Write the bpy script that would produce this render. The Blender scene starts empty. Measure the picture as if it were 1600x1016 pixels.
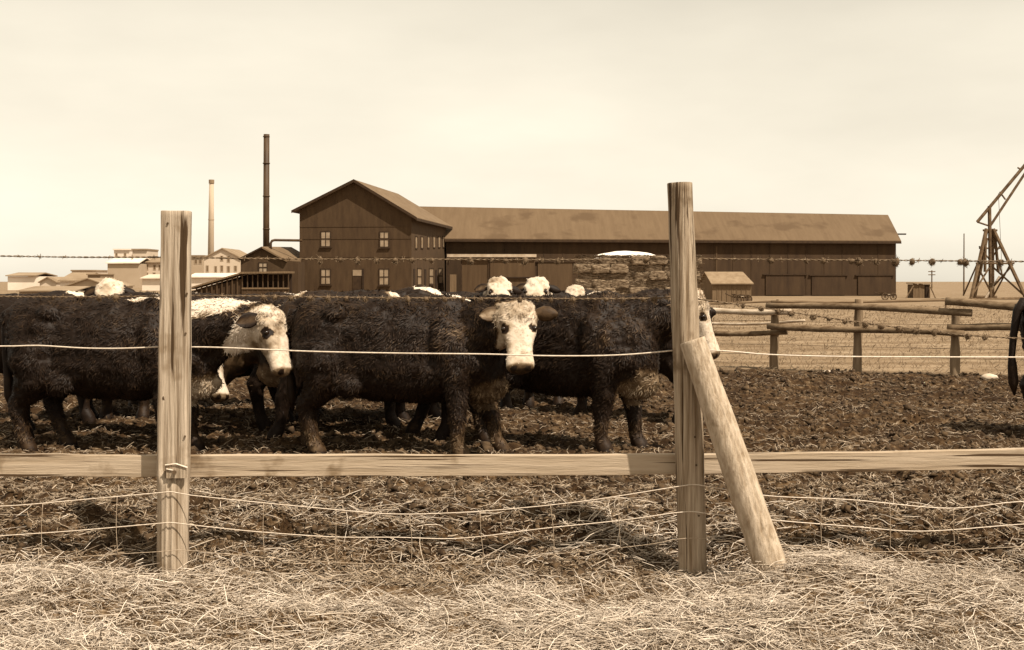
import bpy, math, random
import numpy as np
from mathutils import Vector, Matrix

S = bpy.context.scene
COL = S.collection
random.seed(7)
RNG = np.random.default_rng(11)

# ------------------------------------------------------------------ camera, sky, sun
F, HZ, EYE = 1900.0, 440.0, 1.5          # focal length in photo pixels, horizon row, eye height
cam_d = bpy.data.cameras.new('camera')
cam = bpy.data.objects.new('camera', cam_d); COL.objects.link(cam)
cam.location = (0, 0, EYE); cam.rotation_euler = (math.radians(90), 0, 0)
cam_d.sensor_width = 36; cam_d.lens = 36 * F / 1600
cam_d.shift_y = -(508 - HZ) / 1600
cam_d.clip_start = 0.1; cam_d.clip_end = 20000
S.camera = cam

SUN_AZ, SUN_EL = math.radians(46), math.radians(56)   # from behind the camera round to the right
W = bpy.data.worlds.new('World'); S.world = W; W.use_nodes = True
nt = W.node_tree; nt.nodes.clear()
sky = nt.nodes.new('ShaderNodeTexSky'); sky.sky_type = 'NISHITA'; sky.sun_disc = False
sky.sun_elevation = SUN_EL; sky.sun_rotation = math.pi - SUN_AZ
sky.altitude = 0; sky.air_density = 2.0; sky.dust_density = 0.35; sky.ozone_density = 1.0
bw = nt.nodes.new('ShaderNodeRGBToBW')
tint = nt.nodes.new('ShaderNodeMix'); tint.data_type = 'RGBA'; tint.blend_type = 'MULTIPLY'
tint.inputs[0].default_value = 1.0
tint.inputs[7].default_value = (1.93, 1.765, 1.44, 1)
bg = nt.nodes.new('ShaderNodeBackground'); bg.inputs[1].default_value = 0.125
wo = nt.nodes.new('ShaderNodeOutputWorld')
pw = nt.nodes.new('ShaderNodeMath'); pw.operation = 'POWER'; pw.inputs[1].default_value = 0.6      # the plate's soft response to the sky
nt.links.new(sky.outputs[0], bw.inputs[0]); nt.links.new(bw.outputs[0], pw.inputs[0]); nt.links.new(pw.outputs[0], tint.inputs[6])
# faint high cloud over the whole sky
tcw = nt.nodes.new('ShaderNodeTexCoord'); mpw = nt.nodes.new('ShaderNodeMapping'); mpw.inputs['Scale'].default_value = (1, 1, 3.2)
nw = nt.nodes.new('ShaderNodeTexNoise'); nw.inputs['Scale'].default_value = 3.4; nw.inputs['Detail'].default_value = 5
mr = nt.nodes.new('ShaderNodeMapRange'); mr.inputs[1].default_value = .35; mr.inputs[2].default_value = .7; mr.inputs[3].default_value = .92; mr.inputs[4].default_value = 1.07
cl = nt.nodes.new('ShaderNodeMix'); cl.data_type = 'RGBA'; cl.blend_type = 'MULTIPLY'; cl.inputs[0].default_value = 1
nt.links.new(tcw.outputs['Generated'], mpw.inputs[0]); nt.links.new(mpw.outputs[0], nw.inputs['Vector']); nt.links.new(nw.outputs['Fac'], mr.inputs[0])
nt.links.new(tint.outputs[2], cl.inputs[6]); nt.links.new(mr.outputs[0], cl.inputs[7])
nt.links.new(cl.outputs[2], bg.inputs[0]); nt.links.new(bg.outputs[0], wo.inputs[0])

sun_d = bpy.data.lights.new('sun', 'SUN'); sun_d.energy = 5.0; sun_d.angle = math.radians(0.5)
sun_d.color = (1.0, 0.90, 0.75)
sun = bpy.data.objects.new('sun', sun_d); COL.objects.link(sun)
sun_dir = Vector((-math.sin(SUN_AZ) * math.cos(SUN_EL), math.cos(SUN_AZ) * math.cos(SUN_EL), -math.sin(SUN_EL)))
sun.rotation_euler = sun_dir.to_track_quat('-Z', 'Y').to_euler()
sun.location = (20, -20, 40)
S.view_settings.view_transform = 'Standard'; S.view_settings.look = 'None'
S.view_settings.exposure = 0.45; S.view_settings.gamma = 1.0

# ------------------------------------------------------------------ helpers
def P(px, py, Y):
    return Vector(((px - 800) / F * Y, Y, EYE - (py - HZ) / F * Y))
def PX(px, Y): return (px - 800) / F * Y
def PZ(py, Y): return EYE - (py - HZ) / F * Y

def sep(g):
    """a grey of the toned print: brown darks, cream lights"""
    return (min(0.95, g ** 0.85 * 1.09), g, g ** 1.23 * .92)

def hash3(ix, iy, iz, seed):
    h = (ix.astype(np.int64) * 374761393 + iy.astype(np.int64) * 668265263 + iz.astype(np.int64) * 2147483647 + seed * 974711) & 0xffffffff
    h = ((h ^ (h >> 13)) * 1274126177) & 0xffffffff
    h = ((h ^ (h >> 16)) * 2246822519) & 0xffffffff
    h = h ^ (h >> 15)
    return (h & 0xffffff) / float(0xffffff) * 2 - 1

def noise3(p, seed=0):
    p = np.asarray(p, dtype=float)
    i = np.floor(p); f = p - i; u = f * f * (3 - 2 * f)
    ix, iy, iz = i[:, 0], i[:, 1], i[:, 2]
    def c(a, b, d): return hash3(ix + a, iy + b, iz + d, seed)
    x, y, z = u[:, 0], u[:, 1], u[:, 2]
    a = (c(0, 0, 0) * (1 - x) + c(1, 0, 0) * x) * (1 - y) + (c(0, 1, 0) * (1 - x) + c(1, 1, 0) * x) * y
    b = (c(0, 0, 1) * (1 - x) + c(1, 0, 1) * x) * (1 - y) + (c(0, 1, 1) * (1 - x) + c(1, 1, 1) * x) * y
    return a * (1 - z) + b * z

def noise2(x, y, seed=0):
    return noise3(np.stack([x, y, np.full_like(x, 0.37)], 1), seed)

class MB:
    def __init__(self): self.v = []; self.f = []
    def add(self, vs, fs):
        b = len(self.v); self.v.extend([tuple(p) for p in vs]); self.f.extend([tuple(b + i for i in q) for q in fs])
        return self
    def quadhex(self, p):            # 8 corners: bottom 0-3 counter clockwise, top 4-7
        return self.add(p, [(3, 2, 1, 0), (4, 5, 6, 7), (0, 1, 5, 4), (1, 2, 6, 5), (2, 3, 7, 6), (3, 0, 4, 7)])
    def box(self, lo, hi):
        (a, b, c), (d, e, f) = lo, hi
        return self.quadhex([(a, b, c), (d, b, c), (d, e, c), (a, e, c), (a, b, f), (d, b, f), (d, e, f), (a, e, f)])
    def fbox(self, fr, lo, hi):      # box in a frame fr = (origin, e1, e2, e3)
        o, e1, e2, e3 = fr
        (a, b, c), (d, e, f) = lo, hi
        return self.quadhex([o + e1 * x + e2 * y + e3 * z for x, y, z in
                             [(a, b, c), (d, b, c), (d, e, c), (a, e, c), (a, b, f), (d, b, f), (d, e, f), (a, e, f)]])
    def fprism(self, fr, poly, y0, y1):   # polygon in (e1,e3) extruded along e2
        o, e1, e2, e3 = fr; n = len(poly)
        vs = [o + e1 * x + e3 * z + e2 * y0 for x, z in poly] + [o + e1 * x + e3 * z + e2 * y1 for x, z in poly]
        fs = [tuple(range(n)), tuple(range(2 * n - 1, n - 1, -1))]
        fs += [(i, (i + 1) % n, n + (i + 1) % n, n + i) for i in range(n)]
        return self.add(vs, fs)
    def tube(self, pts, rad, n=8, flat=None, cap=True):
        pts = [Vector(p) for p in pts]; m = len(pts)
        if not hasattr(rad, '__len__'): rad = [rad] * m
        up = Vector((0, 0, 1)); vs = []
        t0 = (pts[1] - pts[0]).normalized()
        if abs(t0.dot(up)) > 0.9: up = Vector((0, 1, 0))
        for i in range(m):
            t = (pts[min(i + 1, m - 1)] - pts[max(i - 1, 0)]).normalized()
            s = t.cross(up).normalized(); u = s.cross(t).normalized(); up = u
            r = rad[i]; ra, rb = (r if hasattr(r, '__len__') else (r, r))
            for k in range(n):
                a = 2 * math.pi * k / n
                vs.append(pts[i] + s * (math.cos(a) * ra) + u * (math.sin(a) * rb))
        fs = []
        for i in range(m - 1):
            for k in range(n):
                fs.append((i * n + k, i * n + (k + 1) % n, (i + 1) * n + (k + 1) % n, (i + 1) * n + k))
        if cap:
            fs.append(tuple(range(n - 1, -1, -1))); fs.append(tuple((m - 1) * n + k for k in range(n)))
        return self.add(vs, fs)
    def loft(self, rings):
        n = len(rings[0]); vs = [p for r in rings for p in r]; fs = []
        for i in range(len(rings) - 1):
            for k in range(n):
                fs.append((i * n + k, i * n + (k + 1) % n, (i + 1) * n + (k + 1) % n, (i + 1) * n + k))
        fs.append(tuple(range(n - 1, -1, -1))); fs.append(tuple((len(rings) - 1) * n + k for k in range(n)))
        return self.add(vs, fs)
    def mesh(self, name, smooth=False):
        me = bpy.data.meshes.new(name); me.from_pydata(self.v, [], self.f); me.update()
        if smooth: me.shade_smooth()
        return me
    def build(self, name, mat, parent=None, smooth=False, fix=True):
        me = self.mesh(name, smooth)
        if fix:
            import bmesh
            bm = bmesh.new(); bm.from_mesh(me); bmesh.ops.recalc_face_normals(bm, faces=bm.faces); bm.to_mesh(me); bm.free()
        return link(name, me, mat, parent)

def link(name, me, mat, parent=None):
    o = bpy.data.objects.new(name, me); COL.objects.link(o)
    if mat is not None and not me.materials: me.materials.append(mat)
    if parent is not None: o.parent = parent
    return o
def raw_mesh(name, V, Q, smooth=False):
    """numpy verts (n,3) and faces (m,k) to a mesh, fast"""
    me = bpy.data.meshes.new(name); k = Q.shape[1]
    me.vertices.add(len(V)); me.vertices.foreach_set('co', np.ascontiguousarray(V, dtype=np.float32).ravel())
    me.loops.add(Q.size); me.loops.foreach_set('vertex_index', np.ascontiguousarray(Q, dtype=np.int32).ravel())
    me.polygons.add(len(Q)); me.polygons.foreach_set('loop_start', np.arange(0, Q.size, k, dtype=np.int32))
    me.polygons.foreach_set('loop_total', np.full(len(Q), k, dtype=np.int32))
    me.update(calc_edges=True)
    if smooth: me.shade_smooth()
    return me
def attr(me, name, vals):
    a = me.attributes.new(name, 'FLOAT', 'POINT'); a.data.foreach_set('value', np.ascontiguousarray(vals, dtype=np.float32))
def empty(name, loc=(0, 0, 0), rz=0.0):
    o = bpy.data.objects.new(name, None); COL.objects.link(o); o.location = loc; o.rotation_euler = (0, 0, rz); return o
def tag(o, label, cat=None, group=None, kind=None):
    o['label'] = label
    if cat: o['category'] = cat
    if group: o['group'] = group
    if kind: o['kind'] = kind
    return o

# ------------------------------------------------------------------ materials
def mat(name, g1, g2, scale=4.0, stretch=(1, 1, 1), rough=0.85, bump=0.0, bscale=None, detail=6, lo=0.35, hi=0.65,
        attr_name=None, spec=0.3, g3=None, spots=None, cracks=None, coord='Object'):
    m = bpy.data.materials.new(name); m.use_nodes = True
    t = m.node_tree; N = t.nodes; L = t.links
    b = N['Principled BSDF']; b.inputs['Roughness'].default_value = rough
    b.inputs['Specular IOR Level'].default_value = spec
    tc = N.new('ShaderNodeTexCoord'); mp = N.new('ShaderNodeMapping'); mp.inputs['Scale'].default_value = stretch
    L.new(tc.outputs[coord], mp.inputs[0])
    nz = N.new('ShaderNodeTexNoise'); nz.inputs['Scale'].default_value = scale; nz.inputs['Detail'].default_value = detail
    nz.inputs['Roughness'].default_value = 0.65
    L.new(mp.outputs[0], nz.inputs['Vector'])
    cr = N.new('ShaderNodeValToRGB'); e = cr.color_ramp.elements
    e[0].position = lo; e[0].color = (*sep(g1), 1); e[1].position = hi; e[1].color = (*sep(g2), 1)
    L.new(nz.outputs['Fac'], cr.inputs[0])
    out = cr.outputs[0]
    if attr_name:
        an = N.new('ShaderNodeAttribute'); an.attribute_name = attr_name
        mx = N.new('ShaderNodeMix'); mx.data_type = 'RGBA'
        L.new(an.outputs['Fac'], mx.inputs[0]); L.new(out, mx.inputs[6]); mx.inputs[7].default_value = (*sep(g3), 1)
        out = mx.outputs[2]
    if spots:
        sg, ssc, sth = spots
        n2 = N.new('ShaderNodeTexNoise'); n2.inputs['Scale'].default_value = ssc; n2.inputs['Detail'].default_value = 4
        L.new(tc.outputs[coord], n2.inputs['Vector'])
        r2 = N.new('ShaderNodeValToRGB'); r2.color_ramp.elements[0].position = sth; r2.color_ramp.elements[1].position = sth + 0.1
        L.new(n2.outputs['Fac'], r2.inputs[0])
        mx = N.new('ShaderNodeMix'); mx.data_type = 'RGBA'
        L.new(r2.outputs[0], mx.inputs[0]); L.new(out, mx.inputs[6]); mx.inputs[7].default_value = (*sep(sg), 1)
        out = mx.outputs[2]
    if cracks:
        cs_, cz_ = cracks
        mc = N.new('ShaderNodeMapping'); mc.inputs['Scale'].default_value = cz_; L.new(tc.outputs[coord], mc.inputs[0])
        n4 = N.new('ShaderNodeTexNoise'); n4.inputs['Scale'].default_value = cs_; n4.inputs['Detail'].default_value = 3; L.new(mc.outputs[0], n4.inputs['Vector'])
        r4 = N.new('ShaderNodeValToRGB'); r4.color_ramp.elements[0].position = .60; r4.color_ramp.elements[1].position = .64; L.new(n4.outputs['Fac'], r4.inputs[0])
        mx = N.new('ShaderNodeMix'); mx.data_type = 'RGBA'; L.new(r4.outputs[0], mx.inputs[0]); L.new(out, mx.inputs[6]); mx.inputs[7].default_value = (*sep(.035), 1)
        out = mx.outputs[2]
    L.new(out, b.inputs['Base Color'])
    if bump:
        bn = N.new('ShaderNodeBump'); bn.inputs['Strength'].default_value = bump; bn.inputs['Distance'].default_value = 0.02
        if bscale:
            n3 = N.new('ShaderNodeTexNoise'); n3.inputs['Scale'].default_value = bscale; n3.inputs['Detail'].default_value = 5
            L.new(mp.outputs[0], n3.inputs['Vector']); L.new(n3.outputs['Fac'], bn.inputs['Height'])
        else: L.new(nz.outputs['Fac'], bn.inputs['Height'])
        L.new(bn.outputs[0], b.inputs['Normal'])
    return m

M = {}
M['post'] = mat('weathered_post', .13, .36, 52, (1, 1, .035), .9, .9, lo=.34, hi=.62, spots=(.10, 4.5, .62), cracks=(44, (1, 1, .03)))
M['post_cut'] = mat('sawn_post', .10, .42, 46, (1, 1, .03), .9, .7, lo=.33, hi=.60, spots=(.16, 4.0, .61), cracks=(30, (1, 1, .05)))
M['bark'] = mat('peeled_log', .19, .40, 30, (1, 1, .25), .9, .8, lo=.32, hi=.6, spots=(.14, 9.0, .62))
M['rail'] = mat('rail_plank', .24, .37, 26, (.06, 1, 1), .85, .5, lo=.3, hi=.66, spots=(.15, 4.6, .60), cracks=(60, (.015, 1, 1)))
M['pole'] = mat('grey_pole', .05, .16, 10, (.1, 1, 1), .9, .5)
M['pole_light'] = mat('light_pole', .25, .45, 10, (.1, 1, 1), .9, .4)
M['polepost'] = mat('grey_post', .07, .20, 10, (1, 1, .1), .9, .5)
M['wire'] = mat('galvanised_wire', .42, .62, 60, rough=.45, spec=.5)
M['woven'] = mat('dull_wire', .20, .42, 60, rough=.6)
M['rust'] = mat('rusty_wire', .05, .16, 60, rough=.7)
M['iron'] = mat('dark_iron', .02, .06, 10, rough=.6)
M['tuft'] = mat('cattle_hair', .03, .14, 40, rough=.8)
M['wall'] = mat('mill_siding', .020, .046, 1.1, (2.5, 2.5, .5), .85, .3, bscale=6, lo=.25, hi=.75)
M['barnwall'] = mat('barn_siding', .013, .034, .8, (2, 2, .4), .85, .3, bscale=6, lo=.25, hi=.75)
M['annex'] = mat('annex_siding', .03, .06, 1.0, (3, 3, .3), .85, .3, lo=.25, hi=.75)
M['roof'] = mat('barn_roof', .058, .092, 1.0, (2.0, .25, .25), .8, .2, lo=.2, hi=.8, spots=(.052, .3, .56))
M['millroof'] = mat('mill_roof', .075, .115, .7, (2, .6, .6), .8, .2, lo=.25, hi=.75)
M['trim'] = mat('dark_trim', .012, .025, 3)
M['lighttrim'] = mat('pale_trim', .28, .42, 2)
M['pane'] = mat('sash_glass', .16, .26, 1.5, rough=.3, spec=.5)  # pale tone paints in the sky reflected by the panes
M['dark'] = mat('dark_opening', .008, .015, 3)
M['steel'] = mat('sooty_steel', .018, .045, 2, (1, 1, .2), .6)
M['brick_pale'] = mat('pale_brick', .26, .40, .6, (1, 1, .3), .9, lo=.2, hi=.8)
M['town'] = mat('town_plaster', .36, .50, .15, rough=.9, lo=.2, hi=.8)
M['town2'] = mat('town_brick', .24, .34, .15, rough=.9, lo=.2, hi=.8)
M['townroof'] = mat('town_roof', .13, .22, .2, rough=.9)
M['townwhite'] = mat('town_white', .52, .66, .2, rough=.8)
M['townpane'] = mat('town_pane', .08, .13, .5, rough=.6)
M['hay'] = mat('baled_hay', .025, .24, 11, (.4, .4, 1.6), .95, 1.0, bscale=16, lo=.36, hi=.66)
M['canvas'] = mat('white_canvas', .68, .82, 3, rough=.9, bump=.3)
M['shed'] = mat('shed_boards', .07, .12, 2, (5, 5, .4), .85)
M['shedroof'] = mat('shed_roof', .12, .19, 2, rough=.85)
M['derrick'] = mat('derrick_timber', .035, .10, 3, rough=.9)
M['straw'] = mat('straw', .42, .70, 7, rough=.75, lo=.3, hi=.7, attr_name='tone', g3=.07)
M['litter'] = mat('straw_litter', .16, .42, 4, rough=.85, lo=.3, hi=.7, attr_name='tone', g3=.05)
M['loosehay'] = mat('loose_hay', .06, .30, 4, rough=.9, lo=.3, hi=.7, attr_name='tone', g3=.02)
M['clod'] = mat('mud_clods', .008, .085, 9, rough=.95, lo=.35, hi=.7)
M['drygrass'] = mat('dry_grass', .10, .28, 1.5, rough=.9)
M['stone'] = mat('pale_stone', .35, .5, 9, rough=.9, bump=.4)
M['eye'] = mat('eye', .004, .008, 3, rough=.12, spec=.6)

def coat_material():
    m = bpy.data.materials.new('cattle_coat'); m.use_nodes = True
    t = m.node_tree; N = t.nodes; L = t.links; b = N['Principled BSDF']
    b.inputs['Roughness'].default_value = .62; b.inputs['Specular IOR Level'].default_value = .22
    a = N.new('ShaderNodeAttribute'); a.attribute_name = 'coat'
    tc = N.new('ShaderNodeTexCoord'); nz = N.new('ShaderNodeTexNoise'); nz.inputs['Scale'].default_value = 16; nz.inputs['Detail'].default_value = 5
    L.new(tc.outputs['Object'], nz.inputs['Vector'])
    ma = N.new('ShaderNodeMath'); ma.operation = 'MULTIPLY_ADD'; ma.inputs[1].default_value = .30
    sb = N.new('ShaderNodeMath'); sb.operation = 'SUBTRACT'; sb.inputs[1].default_value = .15
    L.new(nz.outputs['Fac'], ma.inputs[0]); L.new(a.outputs['Fac'], ma.inputs[2]); L.new(ma.outputs[0], sb.inputs[0])
    cr = N.new('ShaderNodeValToRGB'); e = cr.color_ramp.elements
    e[0].position = 0; e[0].color = (*sep(.004), 1); e[1].position = 1; e[1].color = (*sep(.56), 1)
    for p, g in ((.12, .0050), (.22, .012), (.32, .034), (.5, .12), (.66, .31), (.8, .46)):
        k = e.new(p); k.color = (*sep(g), 1)
    L.new(sb.outputs[0], cr.inputs[0]); L.new(cr.outputs[0], b.inputs['Base Color'])
    bn = N.new('ShaderNodeBump'); bn.inputs['Strength'].default_value = .35; bn.inputs['Distance'].default_value = .01
    n2 = N.new('ShaderNodeTexNoise'); n2.inputs['Scale'].default_value = 55; n2.inputs['Detail'].default_value = 4
    L.new(tc.outputs['Object'], n2.inputs['Vector']); L.new(n2.outputs['Fac'], bn.inputs['Height']); L.new(bn.outputs[0], b.inputs['Normal'])
    return m
M['coat'] = coat_material()

# ------------------------------------------------------------------ ground
def sstep(a, b, x):
    t = np.clip((x - a) / (b - a), 0, 1); return t * t * (3 - 2 * t)

def pen_edge(X):                       # depth of the far pole fence
    return 19.6 + (PX(1490, 19.6) - X) * 0.42
def height(X, Y, fine=True):
    X = np.asarray(X, float); Y = np.asarray(Y, float)
    hay = -0.10 + 0.0 * X
    # heaps of straw along the near side of the fence
    for (cx, cy, sx, sy, h) in ((1.55, 6.25, .45, .35, .13), (2.4, 5.8, .8, .5, .05), (-2.4, 6.2, .8, .4, .07), (0.2, 5.5, 1.3, .35, .05),
                                (-1.0, 5.6, .6, .3, .04), (1.0, 5.55, .5, .3, .06)):
        hay = hay + h * np.exp(-((X - cx) / sx) ** 2 - ((Y - cy) / sy) ** 2)
    wob = 0.26 * noise2(X * 1.1, Y * 0.2, 5) + 0.15 * noise2(X * 3.7, Y * 0.9, 6)
    bank = sstep(6.62, 7.30, Y + wob)
    back = 1 - sstep(7.2, 9.4, Y)
    z = hay * (1 - bank) + bank * 0.12 * back
    # a hollow under the bank
    z = z - 0.07 * np.exp(-((X + .72) / .22) ** 2 - ((Y - 6.72) / .12) ** 2) - 0.05 * np.exp(-((X - 1.25) / .2) ** 2 - ((Y - 6.45) / .15) ** 2)
    if fine:
        pen = sstep(6.6, 7.1, Y) * (1 - sstep(-.8, .6, Y - pen_edge(X)))
        rough = 0.045 * noise2(X * 2.2, Y * 2.2, 1) + 0.035 * noise2(X * 6, Y * 6, 2) + 0.036 * noise2(X * 13, Y * 13, 3) + 0.020 * noise2(X * 31, Y * 31, 4)
        pen_pits = sstep(.30, .62, noise2(X * 4.3, Y * 4.3, 14)); rough = rough - .05 * pen_pits - .03 * sstep(.25, .6, noise2(X * 8.1, Y * 8.1, 15))
        soft = 0.03 * noise2(X * 2.5, Y * 2.5, 8) + 0.02 * noise2(X * 9, Y * 9, 9)
        far = 1 - sstep(22, 45, Y)
        z = z + pen * rough + (1 - pen) * soft * far * np.where(Y > 10, .6, 1)
    return z
def hz(x, y): return float(height(np.array([x]), np.array([y]))[0])

def build_ground():
    ys = [-30, -12, -4, 0, 1.5, 2.6, 3.4]
    y = 4.0
    while y < 23: ys.append(y); y *= 1.0042
    while y < 60: ys.append(y); y *= 1.015
    while y < 9000: ys.append(y); y *= 1.12
    ys = np.array(ys)
    inner = np.linspace(-.56, .56, 430)
    outer = np.array([.6, .66, .75, .9, 1.2, 1.7, 2.6, 4.0])
    cs = np.concatenate([-outer[::-1], inner, outer])
    YY = np.repeat(ys, len(cs)); CC = np.tile(cs, len(ys))
    XX = CC * np.maximum(YY, 6.0) * np.where(YY < 4, 2.0, 1.0)
    Z = height(XX, YY)
    n, m = len(ys), len(cs)
    idx = np.arange(n * m).reshape(n, m)
    Q = np.stack([idx[:-1, :-1], idx[:-1, 1:], idx[1:, 1:], idx[1:, :-1]], -1).reshape(-1, 4)
    me = raw_mesh('ground', np.stack([XX, YY, Z], 1), Q, True)
    penm = sstep(6.5, 7.0, YY + .25 * noise2(XX * 2, YY * 2, 21)) * (1 - sstep(-.5, .7, YY + .5 * noise2(XX * 1.2, YY * 1.2, 22) - pen_edge(XX)))
    attr(me, 'pen', penm)
    m = bpy.data.materials.new('ground'); m.use_nodes = True
    t = m.node_tree; N = t.nodes; L = t.links; b = N['Principled BSDF']; b.inputs['Roughness'].default_value = .95
    b.inputs['Specular IOR Level'].default_value = .15
    tc = N.new('ShaderNodeTexCoord')
    def ramp(vec, scale, stops, detail=8, stretch=None):
        if stretch:
            mp = N.new('ShaderNodeMapping'); mp.inputs['Scale'].default_value = stretch; L.new(vec, mp.inputs[0]); vec = mp.outputs[0]
        nz = N.new('ShaderNodeTexNoise'); nz.inputs['Scale'].default_value = scale; nz.inputs['Detail'].default_value = detail; nz.inputs['Roughness'].default_value = .7
        L.new(vec, nz.inputs['Vector']); cr = N.new('ShaderNodeValToRGB'); e = cr.color_ramp.elements
        e[0].position, e[0].color = stops[0][0], (*sep(stops[0][1]), 1); e[1].position, e[1].color = stops[-1][0], (*sep(stops[-1][1]), 1)
        for p, g in stops[1:-1]: k = e.new(p); k.color = (*sep(g), 1)
        L.new(nz.outputs['Fac'], cr.inputs[0]); return cr.outputs[0], nz.outputs['Fac']
    mud, mf = ramp(tc.outputs['Object'], 9, [(.36, .008), (.50, .026), (.59, .07), (.70, .28)])
    mud2, _ = ramp(tc.outputs['Object'], 12, [(.38, .006), (.55, .018), (.64, .06), (.75, .24)])
    pn = N.new('ShaderNodeTexNoise'); pn.inputs['Scale'].default_value = .9; pn.inputs['Detail'].default_value = 4; L.new(tc.outputs['Object'], pn.inputs['Vector'])
    pr_ = N.new('ShaderNodeValToRGB'); pr_.color_ramp.elements[0].position = .42; pr_.color_ramp.elements[1].position = .6; L.new(pn.outputs['Fac'], pr_.inputs[0])
    mm = N.new('ShaderNodeMix'); mm.data_type = 'RGBA'; L.new(pr_.outputs[0], mm.inputs[0]); L.new(mud, mm.inputs[6]); L.new(mud2, mm.inputs[7]); mud = mm.outputs[2]
    near, _ = ramp(tc.outputs['Object'], 22, [(.34, .012), (.5, .05), (.66, .20)])
    field, ff = ramp(tc.outputs['Object'], 1.1, [(.34, .07), (.5, .155), (.68, .25)], 12, (.22, 1, 1))
    a = N.new('ShaderNodeAttribute'); a.attribute_name = 'pen'
    sx = N.new('ShaderNodeSeparateXYZ'); L.new(tc.outputs['Object'], sx.inputs[0])
    gt = N.new('ShaderNodeMath'); gt.operation = 'GREATER_THAN'; gt.inputs[1].default_value = 12; L.new(sx.outputs['Y'], gt.inputs[0])
    m1 = N.new('ShaderNodeMix'); m1.data_type = 'RGBA'; L.new(gt.outputs[0], m1.inputs[0]); L.new(near, m1.inputs[6]); L.new(field, m1.inputs[7])
    m2 = N.new('ShaderNodeMix'); m2.data_type = 'RGBA'; L.new(a.outputs['Fac'], m2.inputs[0]); L.new(m1.outputs[2], m2.inputs[6]); L.new(mud, m2.inputs[7])
    L.new(m2.outputs[2], b.inputs['Base Color'])
    bn = N.new('ShaderNodeBump'); bn.inputs['Strength'].default_value = .8; bn.inputs['Distance'].default_value = .03
    nb = N.new('ShaderNodeTexNoise'); nb.inputs['Scale'].default_value = 26; nb.inputs['Detail'].default_value = 6
    L.new(tc.outputs['Object'], nb.inputs['Vector']); L.new(nb.outputs['Fac'], bn.inputs['Height']); L.new(bn.outputs[0], b.inputs['Normal'])
    o = link('ground', me, m); o['kind'] = 'structure'; o['label'] = 'trampled mud of the cattle pen running out into a flat dry field'
    return o
build_ground()

# ------------------------------------------------------------------ mill, barn and yard buildings
ZV = Vector((0, 0, 1))
def frame_at(o, d):                       # o origin, d horizontal direction of e1; e2 points away from the camera side
    e1 = Vector((d[0], d[1], 0)).normalized(); e2 = Vector((-e1.y, e1.x, 0))
    return (Vector(o), e1, e2, ZV)

def window(parent, fr, x0, x1, z0, z1, mf, mp, rows=2, cols=1, bar=.07, sill=True, off=0.0):
    """sash window standing on the face y=0 of the frame: frame > pane, bar, sill"""
    mb = MB()
    mb.fbox(fr, (x0 - bar, -.06 + off, z0 - bar), (x0, .02 + off, z1 + bar)); mb.fbox(fr, (x1, -.06 + off, z0 - bar), (x1 + bar, .02 + off, z1 + bar))
    mb.fbox(fr, (x0, -.06 + off, z1), (x1, .02 + off, z1 + bar)); mb.fbox(fr, (x0, -.06 + off, z0 - bar), (x1, .02 + off, z0))
    w = mb.build('window', mf, parent)
    dz = (z1 - z0) / rows; dx = (x1 - x0) / cols
    for r in range(rows):
        for c in range(cols):
            MB().fbox(fr, (x0 + c * dx + .02, -.025 + off, z0 + r * dz + .02), (x0 + (c + 1) * dx - .02, .01 + off, z0 + (r + 1) * dz - .02)).build('pane', mp, w)
    mb = MB()
    for r in range(1, rows): mb.fbox(fr, (x0, -.05 + off, z0 + r * dz - .05), (x1, .012 + off, z0 + r * dz + .05))
    for c in range(1, cols): mb.fbox(fr, (x0 + c * dx - .035, -.047 + off, z0), (x0 + c * dx + .035, .011 + off, z1))
    if mb.v: mb.build('glazing_bar', mf, w)
    if sill: MB().fbox(fr, (x0 - .15, -.14 + off, z0 - bar - .08), (x1 + .15, .015 + off, z0 - bar)).build('sill', mf, w)
    return w

# --- the mill
ang = (0.992, -0.128)
o_l = Vector((-8.68 - .992 * 9.97, 105 + .128 * 9.97, 0))
FR = frame_at(o_l, ang); Wm, Lm = 9.97, 16.5
eL, eR, pk, xp = 7.75, 7.15, 10.15, 5.0
mill = tag(empty('mill', o_l), 'tall dark mill with gabled front, four sash windows and a small door', 'mill')
def keep(o):                              # children were built in world space under an empty that stands at the thing's base
    bpy.context.view_layer.update()
    for ch in o.children: ch.matrix_parent_inverse = o.matrix_world.inverted()
MB().fprism(FR, [(0, -.5), (Wm, -.5), (Wm, eR), (xp, pk), (0, eL)], 0, Lm).build('wall', M['wall'], mill)
def roof_slab(fr, xa, za, xb, zb, y0, y1, th):
    return MB().fprism(fr, [(xa, za), (xb, zb), (xb, zb + th), (xa, za + th)], y0, y1)
rl = roof_slab(FR, -.55, eL - .24, xp, pk + .02, -.5, Lm + .4, .16).build('roof', M['millroof'], mill)
rr = roof_slab(FR, xp, pk + .02, Wm + .55, eR - .30, -.5, Lm + .4, .16).build('roof', M['millroof'], mill)
mb = MB(); mb.fprism(FR, [(-.57, eL - .30), (xp, pk - .06), (xp, pk + .20), (-.57, eL - .06)], -.56, -.51); mb.build('barge_board', M['trim'], mill)
mb = MB(); mb.fprism(FR, [(xp, pk - .06), (Wm + .57, eR - .38), (Wm + .57, eR - .12), (xp, pk + .20)], -.56, -.51); mb.build('barge_board', M['trim'], mill)
MB().fbox(FR, (Wm + .50, -.5, eR - .42), (Wm + .58, Lm + .4, eR - .2)).build('gutter', M['trim'], mill)
def mx(px):                               # photo column to distance along the mill front
    k = (px - 800) / F; o, e1 = FR[0], FR[1]
    return (k * o.y - o.x) / (e1.x - k * e1.y)
def mz(py): return EYE + (HZ - py) / F * 105.6
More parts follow.
